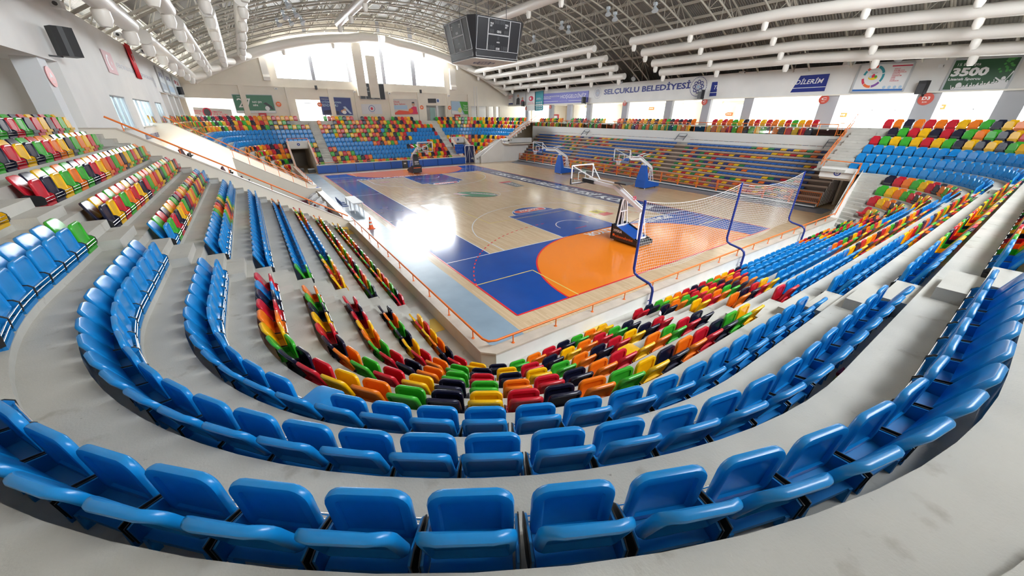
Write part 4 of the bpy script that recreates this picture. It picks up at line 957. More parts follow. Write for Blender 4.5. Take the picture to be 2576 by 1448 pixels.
# ---------------------------------------------------------------- wall-mounted boards, posters, banners
def panel(name, label, cat, pts, th, m, edge=None, grp=None, ew=.07):
    """flat panel from three corners (top left, top right, bottom left seen from the hall)"""
    tl, tr, bl = map(Vector, pts); X = (tr-tl); W = X.length; X.normalize(); U = (tl-bl); H = U.length; U.normalize(); U = (U-X*U.dot(X)).normalized(); N = X.cross(U)
    o = thing(name, label, cat, grp); mb = MB()
    f = lambda a, b, e=0: bl+X*a+U*b+N*e
    vs = [f(0, 0), f(W, 0), f(W, H), f(0, H), f(0, 0, th), f(W, 0, th), f(W, H, th), f(0, H, th)]
    mb.add(vs, [(3, 2, 1, 0), (4, 5, 6, 7), (0, 1, 5, 4), (1, 2, 6, 5), (2, 3, 7, 6), (3, 0, 4, 7)], m); b = mb.build('board', o)
    if edge:
        mb = MB()
        for p, q in (((0, 0), (W, 0)), ((W, 0), (W, H)), ((W, H), (0, H)), ((0, H), (0, 0))): mb.bar(f(*p, th), f(*q, th), ew, ew, edge, N)
        mb.build('border', o)
    def art(polys, mm, e=.006, nm='print'):
        mb = MB()
        for p in polys: mb.quad([f(x*W, y*H, th+e) for x, y in p], mm)
        mb.build(nm, b)
    def txt(s, mm, x, y, w, h, bold=.02, sh=0, e=.008): text_mesh('lettering', s, mm, f(x*W, y*H, th+e), X, U, w*W, h*H, b, bold, sh)
    o['WH'] = 0; del o['WH']
    return o, art, txt, W/H
M_PG = mat('poster_green', (.06, .20, .115), .45); M_PGD = mat('poster_dark_green', (.015, .085, .03), .45); M_PN = mat('poster_navy', (.02, .04, .20), .4); M_PP = mat('banner_violet', (.16, .16, .52), .5); M_PB = mat('banner_blue', (.014, .03, .23), .45)
M_PW = mat('poster_white', (.78, .78, .78), .5); M_ALU = mat('poster_frame', (.48, .50, .52), .4); M_SKY = mat('poster_sky', (.40, .55, .70), .5); M_GRASS = mat('poster_grass', (.08, .40, .06), .5); M_TXW = mat('text_white', (.85, .85, .85), .5); M_TXR = mat('text_red', (.66, .03, .08), .5); M_TXN = mat('text_navy', (.02, .03, .21), .45)
M_SKIN = mat('poster_skin', (.55, .32, .22), .6); M_TEAL = mat('poster_teal', (.03, .30, .36), .5); M_ORA = mat('sign_orange', (.85, .16, .03), .5); M_PRED = mat('poster_red', (.72, .09, .05), .5); M_PYEL = mat('poster_yellow', (.85, .62, .02), .5)
el = lambda cx, cy, rx, ry, n=24: [(cx+rx*math.cos(2*PI*i/n), cy+ry*math.sin(2*PI*i/n)) for i in range(n)]
yf = FY-.05
def P3(tl, tr, bl, y=FY): return [onY(*tl, y), onY(*tr, y), onY(*bl, y)]
o, art, txt, asp = panel('poster', 'green poster with a big white 27 and a football boot on the far wall', 'poster', P3((591, 238), (691, 240), (597, 284)), .06, M_PG, M_ALU)
art([[(0, 0), (1, 0), (1, .13), (0, .13)]], M_PW); txt('27', M_TXW, .08, .3, .34, .5, .0); txt('Selçuklu\'ya', M_TXW, .1, .84, .2, .08, 0); txt('suni çim\nsaha', M_TXW, .45, .38, .24, .3, .01); txt('Selçuklu Spor Alanlarımıza Sizde', mat('text_grey', (.3, .35, .35), .5), .06, .04, .5, .06, 0)
art([el(.80, .26, .06, .13)], M_PW, .009); art([[(.72, .52), (.80, .60), (.93, .36), (.96, .18), (.9, .2), (.82, .40)]], M_DARK, .012); finish(o)
o, art, txt, asp = panel('poster', 'navy poster about autism and down syndrome on the far wall', 'poster', P3((806, 243), (884, 246), (812, 289)), .06, M_PN, M_ALU)
txt('TÜRKİYE\'DE İLK', M_TXW, .04, .85, .3, .06, 0); mt_ = mat('text_ice', (.45, .62, .80), .5); txt('OTİZM ve DOWN', mt_, .04, .66, .62, .14, .01); txt('SENDROMU', mt_, .04, .47, .5, .14, .01); art([[(.05, .05), (.55, .05), (.55, .22), (.3, .3), (.05, .25)]], mat('poster_dusk', (.03, .03, .08), .5)); art([[(.70, .48), (.78, .5), (.97, .1), (.9, .08)]], mat('poster_beam', (.5, .58, .75), .5), .008); art([el(.66, .22, .05, .09), el(.74, .3, .05, .08)], M_SKIN, .01); art([el(.72, .17, .07, .1)], M_PW, .012); finish(o)
o, art, txt, asp = panel('flag', 'white flag with a round emblem hanging on the far wall under the scoreboard', 'flag', P3((911, 262), (962, 262), (912, 287)), .02, mat('flag_white', (.72, .74, .78), .8))
art([el(.5, .55, .16, .33)], mat('flag_blue', (.12, .2, .45), .6)); art([el(.5, .55, .135, .28)], mat('flag_white', (.72, .74, .78), .8), .008); art([el(.5, .55, .06, .14)], M_TXR, .01); txt('Türkiye', M_TXR, .4, .08, .2, .08, 0); finish(o)
o, art, txt, asp = panel('poster', 'poster of a boy in red with a basketball on the far wall', 'poster', P3((985, 250), (1050, 250), (988, 289)), .06, mat('poster_pale', (.62, .56, .52), .5), M_ALU)
art([[(0, 0), (1, 0), (1, .15), (.25, .3), (0, .05)]], M_PRED); art([[(0, .35), (.6, .35), (.6, .62), (0, .62)]], M_SKY, .005); txt('5 Okula\n5 Spor Salonu', M_TXR, .03, .62, .5, .28, .01); art([[(.7, .05), (.98, .05), (.96, .5), (.85, .55), (.74, .45)]], mat('shirt_red', (.65, .04, .12), .5), .008); art([el(.845, .68, .06, .12)], M_SKIN, .011); art([[(.79, .74), (.9, .74), (.89, .83), (.8, .83)]], M_DARK, .013); art([el(.72, .25, .09, .16)], M_ORA, .013); finish(o)
o, art, txt, asp = panel('poster', 'green and blue poster of a tennis sports complex on the far wall', 'poster', P3((1134, 254), (1184, 256), (1136, 287)), .06, M_SKY, M_ALU)
art([[(.42, 1), (1, 1), (1, 0), (.66, 0), (.5, .5)]], M_GRASS); art([[(0, 0), (.6, 0), (.5, .22), (0, .3)]], M_PW, .007); art([el(.42, .33, .1, .2)], mat('poster_lime', (.7, .75, .3), .5), .01); txt('Tenis Kort\nve Spor\nKompleksi', M_TXW, .6, .25, .36, .5, .01); finish(o)
o, art, txt, asp = panel('notice_board', 'small black and white board on the far wall beside the doorway', 'board', P3((1077, 248), (1106, 248), (1077, 259)), .06, M_DARK)
art([[(.7, 0), (1, 0), (1, 1), (.7, 1)]], M_PW); art([el(.85, .5, .1, .35)], mat('flag_blue', (.12, .2, .45), .6), .01); finish(o)
o, art, txt, asp = panel('banner', 'white and red club banner in the niche at the far left corner', 'banner', [onY(490, 270, FY+.6), onY(586, 276, FY+.6), onY(491, 292, FY+.6)], .05, mat('banner_grey', (.55, .53, .50), .6))
txt('TÜRKİYE\'NİN\nEN BÜYÜK', M_TXR, .0, .25, .2, .5, .02); txt('AMATÖR\nSPOR KULÜBÜ', M_TXR, .48, .25, .4, .5, .02); art([el(.34, .5, .12, .55)], M_TXR, .008); art([el(.34, .5, .09, .42)], M_DARK, .010); finish(o)
# scoreboard on the far wall
o, art, txt, asp = panel('wall_scoreboard', 'black electronic scoreboard fixed to the far wall below the windows', 'scoreboard', P3((904, 209), (967, 212), (907, 249), FY-.5), .18, SCR, SCRF, None, .05)
art([[(.2, 0), (.225, 0), (.225, 1), (.2, 1)], [(.77, 0), (.795, 0), (.795, 1), (.77, 1)], [(.225, .48), (.77, .48), (.77, .51), (.225, .51)]], SCRF); txt('ODG', SCRT, .45, .53, .1, .08); txt('PERİOD', SCRT, .45, .24, .1, .06); txt('SCORE', SCRT, .45, .05, .1, .07); txt('FAUL\nSET', SCRT, .29, .66, .07, .12); txt('FAUL\nSET', SCRT, .63, .66, .07, .12); txt('88:88', SCRD, .36, .82, .26, .12); txt('188', SCRD, .26, .04, .15, .14); txt('188', SCRD, .6, .04, .15, .14); finish(o)
# round block signs
def round_sign(c, X, U, r, s, label, m=M_ORA):
    c, X, U = Vector(c), Vector(X), Vector(U); N = X.cross(U); t = thing('block_sign', label, 'sign', 'round block signs'); mb = MB()
    mb.prism(disc((0, 0), r), 0, .02, m, lambda a, b, h: tuple(c+X*a+U*b+N*h)); mb.build('disc', t); text_mesh('letter', s, M_TXW, c-X*r*.5-U*r*.15+N*.02, X, U, r*1.0, r*.55, t, .03); text_mesh('letter', 'BLOK', M_TXW, c-X*r*.3-U*r*.6+N*.02, X, U, r*.6, r*.22, t, .01); finish(t)
for (u, v), s, nm in (((701, 262), 'B1', 'beside the bright doorway'), ((804, 263), 'B1', 'beside the navy poster'), ((1061, 270), 'B2', 'right of the basketball boy poster'), ((1131, 271), 'B3', 'left of the tennis poster')):
    p = onY(u, v, FY-.3); round_sign(p, (1, 0, 0), (0, 0, 1), .3, s, 'round orange block sign on the far wall '+nm)
for (u, v), s, nm, r in (((1572, 260), 'C1', 'on the column under the blue municipality lettering', .3), ((1773, 256), 'C', 'on the column below a black speaker', .32), ((2073, 250), 'C', 'on the column right of the long blue banner', .36), ((2329, 249), 'D3', 'on the column below the gallery speaker', .42), ((1385, 269), 'C2', 'on the column under the violet banner', .26), ((1324, 273), 'C2', 'on the far column near the white pennant', .26)):
    p = fas(u, v); nn, tt = fn(p.y); round_sign(p+nn*.05, tt, (0, 0, 1), r, s, 'round red block sign '+nm, mat('sign_red', (.62, .09, .06), .5))
round_sign((-14.08, 5.95, 7.6), (0, 1, 0), (0, 0, 1), .32, 'A', 'round pink block sign on the column below the left speaker', mat('sign_pink', (.8, .35, .35), .5))
# gallery band: lettering, emblems, banners
def PF(tl, tr, bl, off=.02):
    out = []
    for q in (tl, tr, bl): p = fas(*q); out.append(p+fn(p.y)[0]*off)
    return out
def G(name, label, cat, a, b, c, m, edge=None, th=.05, ew=.12): return panel(name, label, cat, PF(a, b, c), th, m, edge, None, ew)
o, art, txt, asp = G('banner', 'long blue banner wishing all athletes success on the gallery band', 'banner', (1789, 207), (2083, 186), (1785, 242), M_PB)
txt('TÜM SPORCULARA BAŞARILAR DİLERİM', M_TXW, .03, .40, .94, .44, .01, .22); art([[(0, .235), (.36, .235), (.36, .27), (0, .27)], [(.56, .235), (1, .235), (1, .27), (.56, .27)]], M_TXW); txt('Uğur İbrahim ALTAY', M_TXW, .37, .20, .18, .12, 0, .1); txt('Selçuklu Belediye Başkanı', M_TXW, .38, .07, .16, .09, 0, .1); finish(o)
o, art, txt, asp = G('banner', 'violet welcome banner on the far part of the gallery band', 'banner', (1367, 236), (1482, 228), (1366, 261), M_PP)
txt('SELÇUKLU MEDENİYETİ\'NİN\nBAŞKENTİNE', M_TXW, .02, .42, .38, .36, .01); txt('HOŞGELDİNİZ', M_TXW, .42, .36, .54, .52, .0, .1); art([[(0, .17), (.38, .17), (.38, .21), (0, .21)], [(.6, .17), (.97, .17), (.97, .21), (.6, .21)]], M_TXW); txt('Uğur İbrahim ALTAY', M_TXW, .4, .14, .18, .1, 0); finish(o)
o = thing('wall_lettering', 'raised navy municipality lettering on the white gallery band', 'lettering'); a = fas(1519, 241); b = fas(1735, 226); tpt = fas(1735, 205)
text_mesh('lettering', 'SELÇUKLU BELEDİYESİ', M_TXN, a+Vector((-.03, 0, 0)), (b-a).normalized(), (0, 0, 1), (b-a).length, tpt.z-b.z+.15, o, .03); finish(o)
for (u, v), r, nm in (((1757, 218), .95, 'right of the navy municipality lettering'), ((1504, 234), .7, 'left of the navy municipality lettering')):
    p = fas(u, v); o = thing('wall_emblem', 'round knotted navy and blue emblem on the gallery band '+nm, 'emblem'); mm = M_TXN if r > .8 else mat('emblem_faded', (.35, .37, .5), .5)
    club_knot(p.x-.03, p.y, p.z, r*.8, mm, None, (0, -1, 0), (0, 0, 1)).build('knot', o); mb = MB()
    for i in range(36):
        a = 2*PI*i/36; q = [(r*k*math.cos(a+d), r*k*math.sin(a+d)) for k, d in ((.93, 0), (1.0, 0), (1.0, .1), (.93, .1))]; mb.quad([(p.x-.03, p.y-x, p.z+y) for x, y in q], mm)
    mb.build('ring', o); mb = MB(); mb.prism(disc((0, 0), r*.14), .02, .04, M_SKY, lambda a, b, h: (p.x-h, p.y-a, p.z+b)); mb.build('centre', o); finish(o)
o, art, txt, asp = G('poster', 'white framed poster with a coloured ring emblem on the gallery band', 'poster', (2152, 165), (2286, 158), (2140, 232), M_PW, M_ALU)
art([[(0, 0), (1, 0), (1, .1), (0, .1)]], mat('strip_blue', (.02, .15, .5), .5))
for a0, a1, mm in ((20, 75, M_TEAL), (80, 140, M_PRED), (145, 170, M_TEAL), (190, 225, M_TXR), (228, 275, M_ORA), (280, 325, mat('ring_violet', (.22, .08, .35), .5)), (330, 375, M_TEAL)):
    A = np.radians(np.linspace(a0, a1, 8)); art([[(.33+.21*math.cos(q)*1.0, .55+.40*math.sin(q)) for q in A]+[(.33+.165*math.cos(q), .55+.31*math.sin(q)) for q in A[::-1]]], mm, .008)
txt('SEDEP', mat('text_grey', (.3, .35, .35), .5), .27, .66, .12, .05, 0); art([el(.33, .52, .09, .09, 12)], M_PYEL, .009); art([el(.33, .58, .03, .07)], M_TXR, .011); art([el(.28, .55, .025, .05)], M_SKY, .011); art([el(.38, .55, .025, .05)], M_GRASS, .011)
txt('ADALET\nSORUMLULUK\nYARDIMSEVERLİK\nDOSTLUK\nÖZDENETİM\nSABIR\nSAYGI\nDOĞRULUK', M_TXR, .68, .36, .24, .46, .01); art([[(.62, .88), (.98, .88), (.98, .92), (.62, .92)]], M_TXR)
art([el(.62, .16, .03, .055), el(.72, .16, .03, .055), el(.82, .16, .03, .055), el(.92, .16, .03, .055)], M_SKY, .009); finish(o)
o, art, txt, asp = G('poster', 'dark green framed poster of a cheering crowd with a white 3500', 'poster', (2387, 152), (2556, 143), (2366, 228), M_PGD, M_ALU)
txt('15 Branşta', M_TXW, .08, .76, .36, .11, .0); txt('3500', M_TXW, .04, .45, .57, .28, .05); txt('Lisanslı Sporcu', M_TXW, .04, .30, .50, .11, .02)
art([el(.25, .17, .045, .085)], M_PW, .008)
random.seed(3)
crowd = []
for i in range(16):
    x = .18+.052*i; h = .05+.012*i+random.random()*.03; crowd += [[(x-.03, 0), (x+.03, 0), (x+.028, h), (x-.028, h)], el(x, h+.03, .016, .028, 10)]
    if i % 3 == 0: crowd.append([(x-.03, h-.01), (x-.02, h), (x-.05, h+.12), (x-.058, h+.11)]); crowd.append([(x+.03, h-.01), (x+.02, h), (x+.05, h+.12), (x+.058, h+.11)])
for k, p in enumerate(crowd): art([p], M_PW, .008+.0003*(k % 5))
art([[(.80, .0), (.94, .0), (.92, .3), (.84, .3)], [(.915, .26), (.93, .3), (.985, .56), (.965, .58)], [(.84, .26), (.85, .3), (.76, .4), (.75, .37)]], M_PW, .011); art([el(.88, .36, .03, .055)], M_PW, .0115)
for i in range(20): x, y = .72+.22*random.random(), .55+.42*random.random(); art([el(x, y, .022, .035, 8)], mat('leaf_green', (.06, .3, .06), .5), .007+.0004*i)
finish(o)
for lab, a, b, c, m, kind in (('white pennant with a red round emblem hanging on the gallery band', (1326, 235), (1348, 232), (1327, 279), M_PW, 0), ('teal pennant with rows of small crests hanging beside the violet banner', (1347, 231), (1368, 228), (1347, 279), M_TEAL, 1)):
    o, art, txt, asp = panel('pennant', lab, 'pennant', PF(a, b, c, .12), .03, m)
    if kind == 0: art([el(.5, .68, .26, .14)], M_TXR); art([el(.42, .68, .1, .07)], M_PW, .009); txt('TÜRKİYE\nBASKETBOL', M_TXR, .1, .36, .8, .14, 0)
    else:
        txt('TÜRKİYE\nBASKETBOL', M_TXW, .2, .58, .6, .1, 0)
        for i in range(4): art([el(.2+.2*j, .1+.11*i, .06, .035, 10) for j in range(4)], M_PW, .006+.001*i)
    finish(o)
o, art, txt, asp = G('poster', 'framed pink poster of faces at the far end of the gallery band', 'poster', (1267, 236), (1291, 234), (1268, 264), M_PW, M_ALU)
art([el(.2, .6, .2, .3)], M_SKIN); art([el(.15, .75, .2, .2)], mat('hair_brown', (.08, .04, .02), .6), .008); txt('KARDEŞ\nŞEHRİ', M_TXR, .4, .5, .55, .3, .01); art([[(0, 0), (1, 0), (1, .15), (0, .1)]], M_PB, .007); finish(o)
o, art, txt, asp = G('poster', 'framed poster of a man in a dark suit and a person in red', 'poster', (1294, 234), (1322, 232), (1295, 264), mat('poster_greyblue', (.62, .64, .66), .5), M_ALU)
art([[(.15, 0), (.5, 0), (.48, .5), (.36, .62), (.2, .5)]], M_DARK); art([el(.33, .75, .08, .11)], M_SKIN, .009); art([[(.55, 0), (.9, 0), (.85, .35), (.72, .42), (.6, .32)]], M_TXR, .008); art([el(.73, .52, .08, .1)], M_SKIN, .01); finish(o)
# boards and flags on the booth wall
def PL(tl, tr, bl, x=LX+.02): return [onX(*tl, x), onX(*tr, x), onX(*bl, x)]
o, art, txt, asp = panel('flag', 'pale pink printed flag with a white crescent on the booth wall', 'flag', [(LX+.02, 14.2, 9.4), (LX+.02, 16.0, 9.4), (LX+.02, 14.2, 8.38)], .02, mat('flag_pink', (.78, .52, .55), .7))
A = np.radians(np.linspace(50, 310, 20)); art([[(.42+.2*math.cos(q), .5+.34*math.sin(q)) for q in A]+[(.47+.15*math.cos(q), .5+.27*math.sin(q)) for q in A[::-1]]], M_PW); art([el(.66, .5, .05, .09, 5)], M_PW); finish(o)
o = thing('flag', 'long red flag hanging in folds on the booth wall', 'flag'); mb = MB(); n = 14; vs = []
for i in range(n+1):
    for z in (10.5, 9.5, 8.6): vs.append((LX+.08+.06*math.sin(i*1.3), 20.8+1.35*i/n+(.15 if z < 9 else 0), z))
fs = [(i*3+j, (i+1)*3+j, (i+1)*3+j+1, i*3+j+1) for i in range(n) for j in range(2)]; mb.add(vs, fs+[], mat('flag_red', (.72, .01, .02), .6)); cl = mb.build('cloth', o, 60)
cl.modifiers.new('thickness', 'SOLIDIFY').thickness = .012
mb = MB(); A = np.radians(np.linspace(50, 310, 14)); mb.quad([(LX+.16, 21.5+.22*math.cos(q), 9.75+.25*math.sin(q)) for q in A]+[(LX+.16, 21.55+.16*math.cos(q), 9.75+.19*math.sin(q)) for q in A[::-1]], M_PW); mb.build('crescent', cl); finish(o)
o = thing('wall_lettering', 'small grey lettering in one line on the booth wall behind the red flag', 'lettering'); text_mesh('lettering', 'SELÇUKLU BELEDİYESİ SPOR SALONU', mat('text_grey2', (.42, .42, .48), .5), (LX+.02, 16.6, 8.78), (0, 1, 0), (0, 0, 1), 10.6, .34, o, .02); finish(o)
o = thing('wall_lettering', 'navy municipality lettering under the booth windows', 'lettering'); text_mesh('lettering', 'SELÇUKLU BELEDİYESİ', M_TXN, (LX+.02, 16.6, 5.02), (0, 1, 0), (0, 0, 1), 6.0, .42, o, .03); finish(o)
o = thing('wall_emblem', 'small grey peeling emblem at the far end of the booth wall', 'emblem'); club_knot(LX+.03, 27.6, 8.75, .45, mat('text_grey2', (.42, .42, .48), .5), None, (0, 1, 0), (0, 0, 1)).build('knot', o)
me = o.children[0].data; me.vertices.foreach_set('co', np.array([(LX+.03, v.co.y, v.co.z) for v in me.vertices]).ravel()); finish(o)
for i, (y0, y1) in enumerate(((30.6, 33.6), (34.4, 38.6), (39.6, 45.4))):
    o, art, txt, asp = panel('poster', 'framed pale poster high on the side wall, %s from the press booth' % ordn(i+1), 'poster', [(LX+.02, y0, 10.15), (LX+.02, y1, 10.15), (LX+.02, y0, 8.25)], .05, mat('poster_pale_blue', (.60, .66, .70), .5), M_ALU)
    art([[(.1, .1), (.9, .1), (.9, .35), (.1, .4)]], M_SKY if i == 1 else mat('poster_mid', (.35, .42, .5), .5)); txt('SPOR', M_TXR if i == 2 else M_TXN, .15, .6, .6, .2, .01); finish(o)
# ---------------------------------------------------------------- speakers, small fittings
def speaker(c, yaw, label, s=1.0, arm=.4):
    t = thing('loudspeaker', label, 'loudspeaker', 'black wall loudspeakers'); c = Vector(c); Mx = Matrix.Translation(c) @ Matrix.Rotation(yaw, 4, 'Z')
    def bld(nm, f): mb = MB(); f(mb); mb.v = [tuple(Mx @ (Vector(v)*s)) for v in mb.v]; return mb.build(nm, t)
    bld('cabinet', lambda m: m.prism([(-.26, .27), (.26, .27), (.3, 0), (.26, -.12), (.18, -.26), (-.18, -.26), (-.26, -.12), (-.3, 0)], -.45, .45, M_BLACK)); bld('grille', lambda m: m.box((-.22, .27, -.42), (.22, .285, .25), M_DARK)); bld('horn', lambda m: m.box((-.2, .27, .28), (.2, .29, .42), mat('horn_black', (.03, .03, .035), .3)))
    bld('bracket', lambda m: (m.bar((0, -.2, -.47), (0, -.2-arm/s, -.47), .06, .05, M_BLACK), m.box((-.06, -.25-arm/s, -.6), (.06, -.2-arm/s, -.3), M_BLACK))); finish(t)
speaker((-13.55, 6.75, 8.75), math.radians(-55), 'large black loudspeaker on a bracket at the upper side wall', 1.0)
speaker((-13.7, 41.0, 8.8), math.radians(-80), 'black loudspeaker before the framed posters on the far side wall', .8, .2)
for (u, v), nm, s in (((795, 220), 'left of the far wall scoreboard', .5), ((1058, 230), 'right of the far wall scoreboard', .5)):
    p = onY(u, v, FY-.35); speaker(p, math.pi, 'small black loudspeaker on the far wall '+nm, s*1.05, .1)
for (u, v), nm, s in (((1321, 261), 'near the white pennant', .85), ((1475, 252), 'at the end of the violet banner', .9), ((1771, 238), 'left of the long blue banner', .95), ((2323, 221), 'right of the ring emblem poster', 1.0)):
    p = fas(u, v); speaker(p+fn(p.y)[0]*.5, math.radians(75), 'black loudspeaker on the gallery band '+nm, s, .15)
def small_box(name, label, cat, c, s, m, grp=None):
    t = thing(name, label, cat, grp); mb = MB(); mb.box(tuple(Vector(c)-Vector(s)/2), tuple(Vector(c)+Vector(s)/2), m); mb.build('housing', t); mb = MB(); c2 = Vector(c); mb.lathe([(0, 0), (min(s)*.3, 0), (min(s)*.3, .05)], (c2.x, c2.y-s[1]/2-.02, c2.z), M_DARK, 10, 'y'); mb.build('lens', t); finish(t)
for (u, v), nm in (((694, 223), 'above the green 27 poster'), ((892, 231), 'left of the wall scoreboard'), ((979, 235), 'right of the wall scoreboard'), ((1129, 241), 'above the tennis poster')): small_box('camera', 'small white security camera on the far wall '+nm, 'camera', onY(u, v, FY-.35), (.35, .3, .18), M_PW, 'security cameras')
for c, nm in (((-13.85, 9.5, 10.3), 'near the roof edge above the left speaker'), ((-13.7, 18.6, 10.6), 'on top of the booth wall left of the red flag'), ((-13.7, 25.6, 10.6), 'on top of the booth wall beyond the red flag')): small_box('camera', 'white fitting '+nm, 'camera', c, (.3, .5, .25), M_PW, 'security cameras')
for (u, v), nm in (((2132, 160), 'above the ring emblem poster'), ((1868, 183), 'above the long blue banner'), ((1563, 208), 'above the navy lettering')):
    p = fas(u, v); small_box('wall_lamp', 'small white emergency lamp on the gallery band '+nm, 'lamp', p+fn(p.y)[0]*.15, (.25, .5, .22), M_PW, 'emergency lamps')
p = fas(2367, 166); small_box('camera', 'small white security camera left of the green crowd poster', 'camera', p+fn(p.y)[0]*.15, (.2, .25, .2), M_PW, 'security cameras')
for (u0, v0, u1, v1), nm in (((650, 284, 673, 297), 'under the green 27 poster'), ((1144, 288, 1158, 299), 'under the tennis poster')):
    a, b = onY(u0, v0, FY-.2), onY(u1, v1, FY-.2); t = thing('hose_cabinet', 'red fire hose cabinet on the far wall '+nm, 'cabinet', 'fire hose cabinets'); mb = MB(); mb.box((a.x, FY-.25, b.z-.2), (b.x, FY-.01, a.z), mat('hose_red', (.55, .03, .04), .5)); mb.build('box', t); mb = MB(); mb.box((a.x+.15, FY-.27, b.z), (b.x-.25, FY-.25, a.z-.2), mat('hose_pale', (.7, .4, .4), .5)); mb.build('door', t); finish(t)
p = onX(1405, 292, 36); t = thing('hose_cabinet', 'red fire hose cabinet in the gallery corridor', 'cabinet', 'fire hose cabinets'); mb = MB(); mb.box((35.4, p.y-.6, 5.8), (35.6, p.y+.6, 6.9), mat('hose_red', (.55, .03, .04), .5)); mb.build('box', t); mb = MB(); mb.box((35.38, p.y-.4, 6.0), (35.4, p.y+.4, 6.7), M_PW); mb.build('door', t); finish(t)
for (u, v), nm in (((1639, 273), 'under the navy lettering'), ((1834, 287), 'under the long blue banner'), ((2116, 289), 'beyond the last column'), ((2360, 269), 'below the green crowd poster')):
    p = onX(u, v, GX); t = thing('exit_sign', 'small orange sign on the gallery wall '+nm, 'sign', 'orange gallery signs'); mb = MB(); mb.box((GX-.06, p.y-.42, p.z-.17), (GX-.01, p.y+.42, p.z+.17), M_ORA); mb.build('plate', t); text_mesh('lettering', 'ÇIKIŞ', M_TXW, (GX-.062, p.y+.3, p.z-.08), (0, -1, 0), (0, 0, 1), .6, .16, t, .02); finish(t)
# ladder on the far wall
t = thing('wall_ladder', 'white metal ladder fixed to the far wall near the gallery corner', 'ladder'); a, b = onY(1191, 195, FY-.2), onY(1199, 298, FY-.2)
for x in (a.x, a.x+.55): mb = MB(); mb.tube([(x, FY-.2, 5.8), (x, FY-.2, 11.2)], .03, M_STEEL, 6); mb.build('stringer', t)
for i in range(18): mb = MB(); mb.tube([(a.x, FY-.2, 5.95+.3*i), (a.x+.55, FY-.2, 5.95+.3*i)], .018, M_STEEL, 5); mb.build('rung', t)
finish(t)
# ---------------------------------------------------------------- telescopic stand
NB = 11
bx_ = lambda j: 26.95+.37*j
bz_ = lambda j: .42+.375*j
t = thing('telescopic_stand', 'telescopic stand of closely stacked brown boards facing the court', 'stand')
for j in range(NB):
    x, z = bx_(j), bz_(j); mb = MB(); mb.box((x, -5.35, z-.13), (x+.42, 35.3, z), M_BOARD); mb.box((x-.015, -5.35, z-.03), (x, 35.3, z+.005), mat('nose_strip', (.62, .50, .42), .4)); mb.build('deck_board', t)
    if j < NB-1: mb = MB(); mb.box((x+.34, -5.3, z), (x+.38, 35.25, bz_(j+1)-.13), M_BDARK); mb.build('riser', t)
for y in (-5.36, 35.3):
    mb = MB()
    for j in range(NB): mb.bar((bx_(j)+.03, y, .1), (bx_(j)+.03, y, bz_(j)-.1), .05, .05, M_STEEL); mb.bar((bx_(j), y, bz_(j)-.06), (bx_(j)+.4, y, bz_(j)-.06), .06, .06, M_STEEL)
    mb.build('side_frame', t)
mb = MB(); mb.box((26.72, -5.35, .08), (26.95, 35.3, .16), M_STEEL); mb.box((26.95, -5.3, 0), (27.0, 35.3, .3), M_DARK); mb.build('front_rail', t); finish(t)
PB = 'RYGKOR'
def prn(n):
    o = ''
    for i in range(n): o += random.choice([q for q in 'RYGKO' if q != (o[-1] if o else '')])
    return o
random.seed(11)
SECT = [(-3.7, 8.75, 'section next to tunnel D', 'tunnel'), (10.15, 23.2, 'middle section', 'near aisle'), (24.75, 34.6, 'far section', 'far aisle')]
BP = {  # blue runs (start share, end share) from the near end of each section, by row
 0: [(.55, .62), None, None], 1: [None, None, None], 2: [(.0, .22), None, (.6, .8)], 3: [(.3, .62), (.8, 1), (0, 1)], 4: [(0, .42), (.55, 1), (0, .8)], 5: [(.0, .45), (.4, 1), (.2, .9)],
 6: [(.10, .70), (.45, .95), (.35, 1)], 7: [(.0, .33), (.16, .62), (.3, .9)], 8: [(.32, .9), (.0, .72), (.45, 1)], 9: [(.5, 1), (.0, .55), (.6, 1)]}
def bl_seat(mb, x, y, z, m):
    o = len(mb.v); w = .225
    mb.box((x+.03, y-w, z+.045), (x+.30, y+w, z+.085), m)
    mb.add([(x+.06, y-w+.01, z+.10), (x+.06, y+w-.01, z+.10), (x+.33, y+w-.01, z+.15), (x+.33, y-w+.01, z+.15), (x+.06, y-w+.01, z+.125), (x+.06, y+w-.01, z+.125), (x+.33, y+w-.01, z+.185), (x+.33, y-w+.01, z+.185)], [(0, 1, 2, 3), (7, 6, 5, 4), (1, 0, 4, 5), (2, 1, 5, 6), (3, 2, 6, 7), (0, 3, 7, 4)], m)
    mb.box((x+.02, y-w+.06, z+.0), (x+.30, y-w+.10, z+.05), M_DARK); mb.box((x+.02, y+w-.10, z+.0), (x+.30, y+w-.06, z+.05), M_DARK)
bs = []
for j in range(NB-1):
    for si, (y0, y1, nm, en) in enumerate(SECT):
        n = int((y1-y0)/.5)+1; cols = list(prn(n)); b = BP[j][si]
        if b:
            for i in range(int(b[0]*n), int(b[1]*n)): cols[i] = 'B'
        for i in range(n): bs.append((bx_(j), y0+.5*i, bz_(j), cols[i], j, i, nm, en))
bs.sort(key=lambda s: (Vector((s[0], s[1], s[2]))-CAM).length)
proto = {}
JW = {0: 'front', 1: '2nd', 2: '3rd', 3: '4th', 4: '5th', 5: '6th', 6: '7th', 7: '8th', 8: '9th', 9: '10th'}
for x, y, z, c, j, i, nm, en in bs[:300]:
    if c not in proto:
        mb = MB(); bl_seat(mb, 0, 0, 0, BM[c]); o = proto[c] = mb.build('folding_bench_seat')
    else: o = proto[c].copy(); COL.objects.link(o)
    o.location = (x, y, z)
    tag(o, '%s folded seat, %s from the %s, %s board up, %s' % (BLN[c], ordn(i+1), en, JW[j], nm), 'seat', 'folded seats of the telescopic stand')
mb = MB()
for x, y, z, c, *_ in bs[300:]: bl_seat(mb, x, y, z, BM[c])
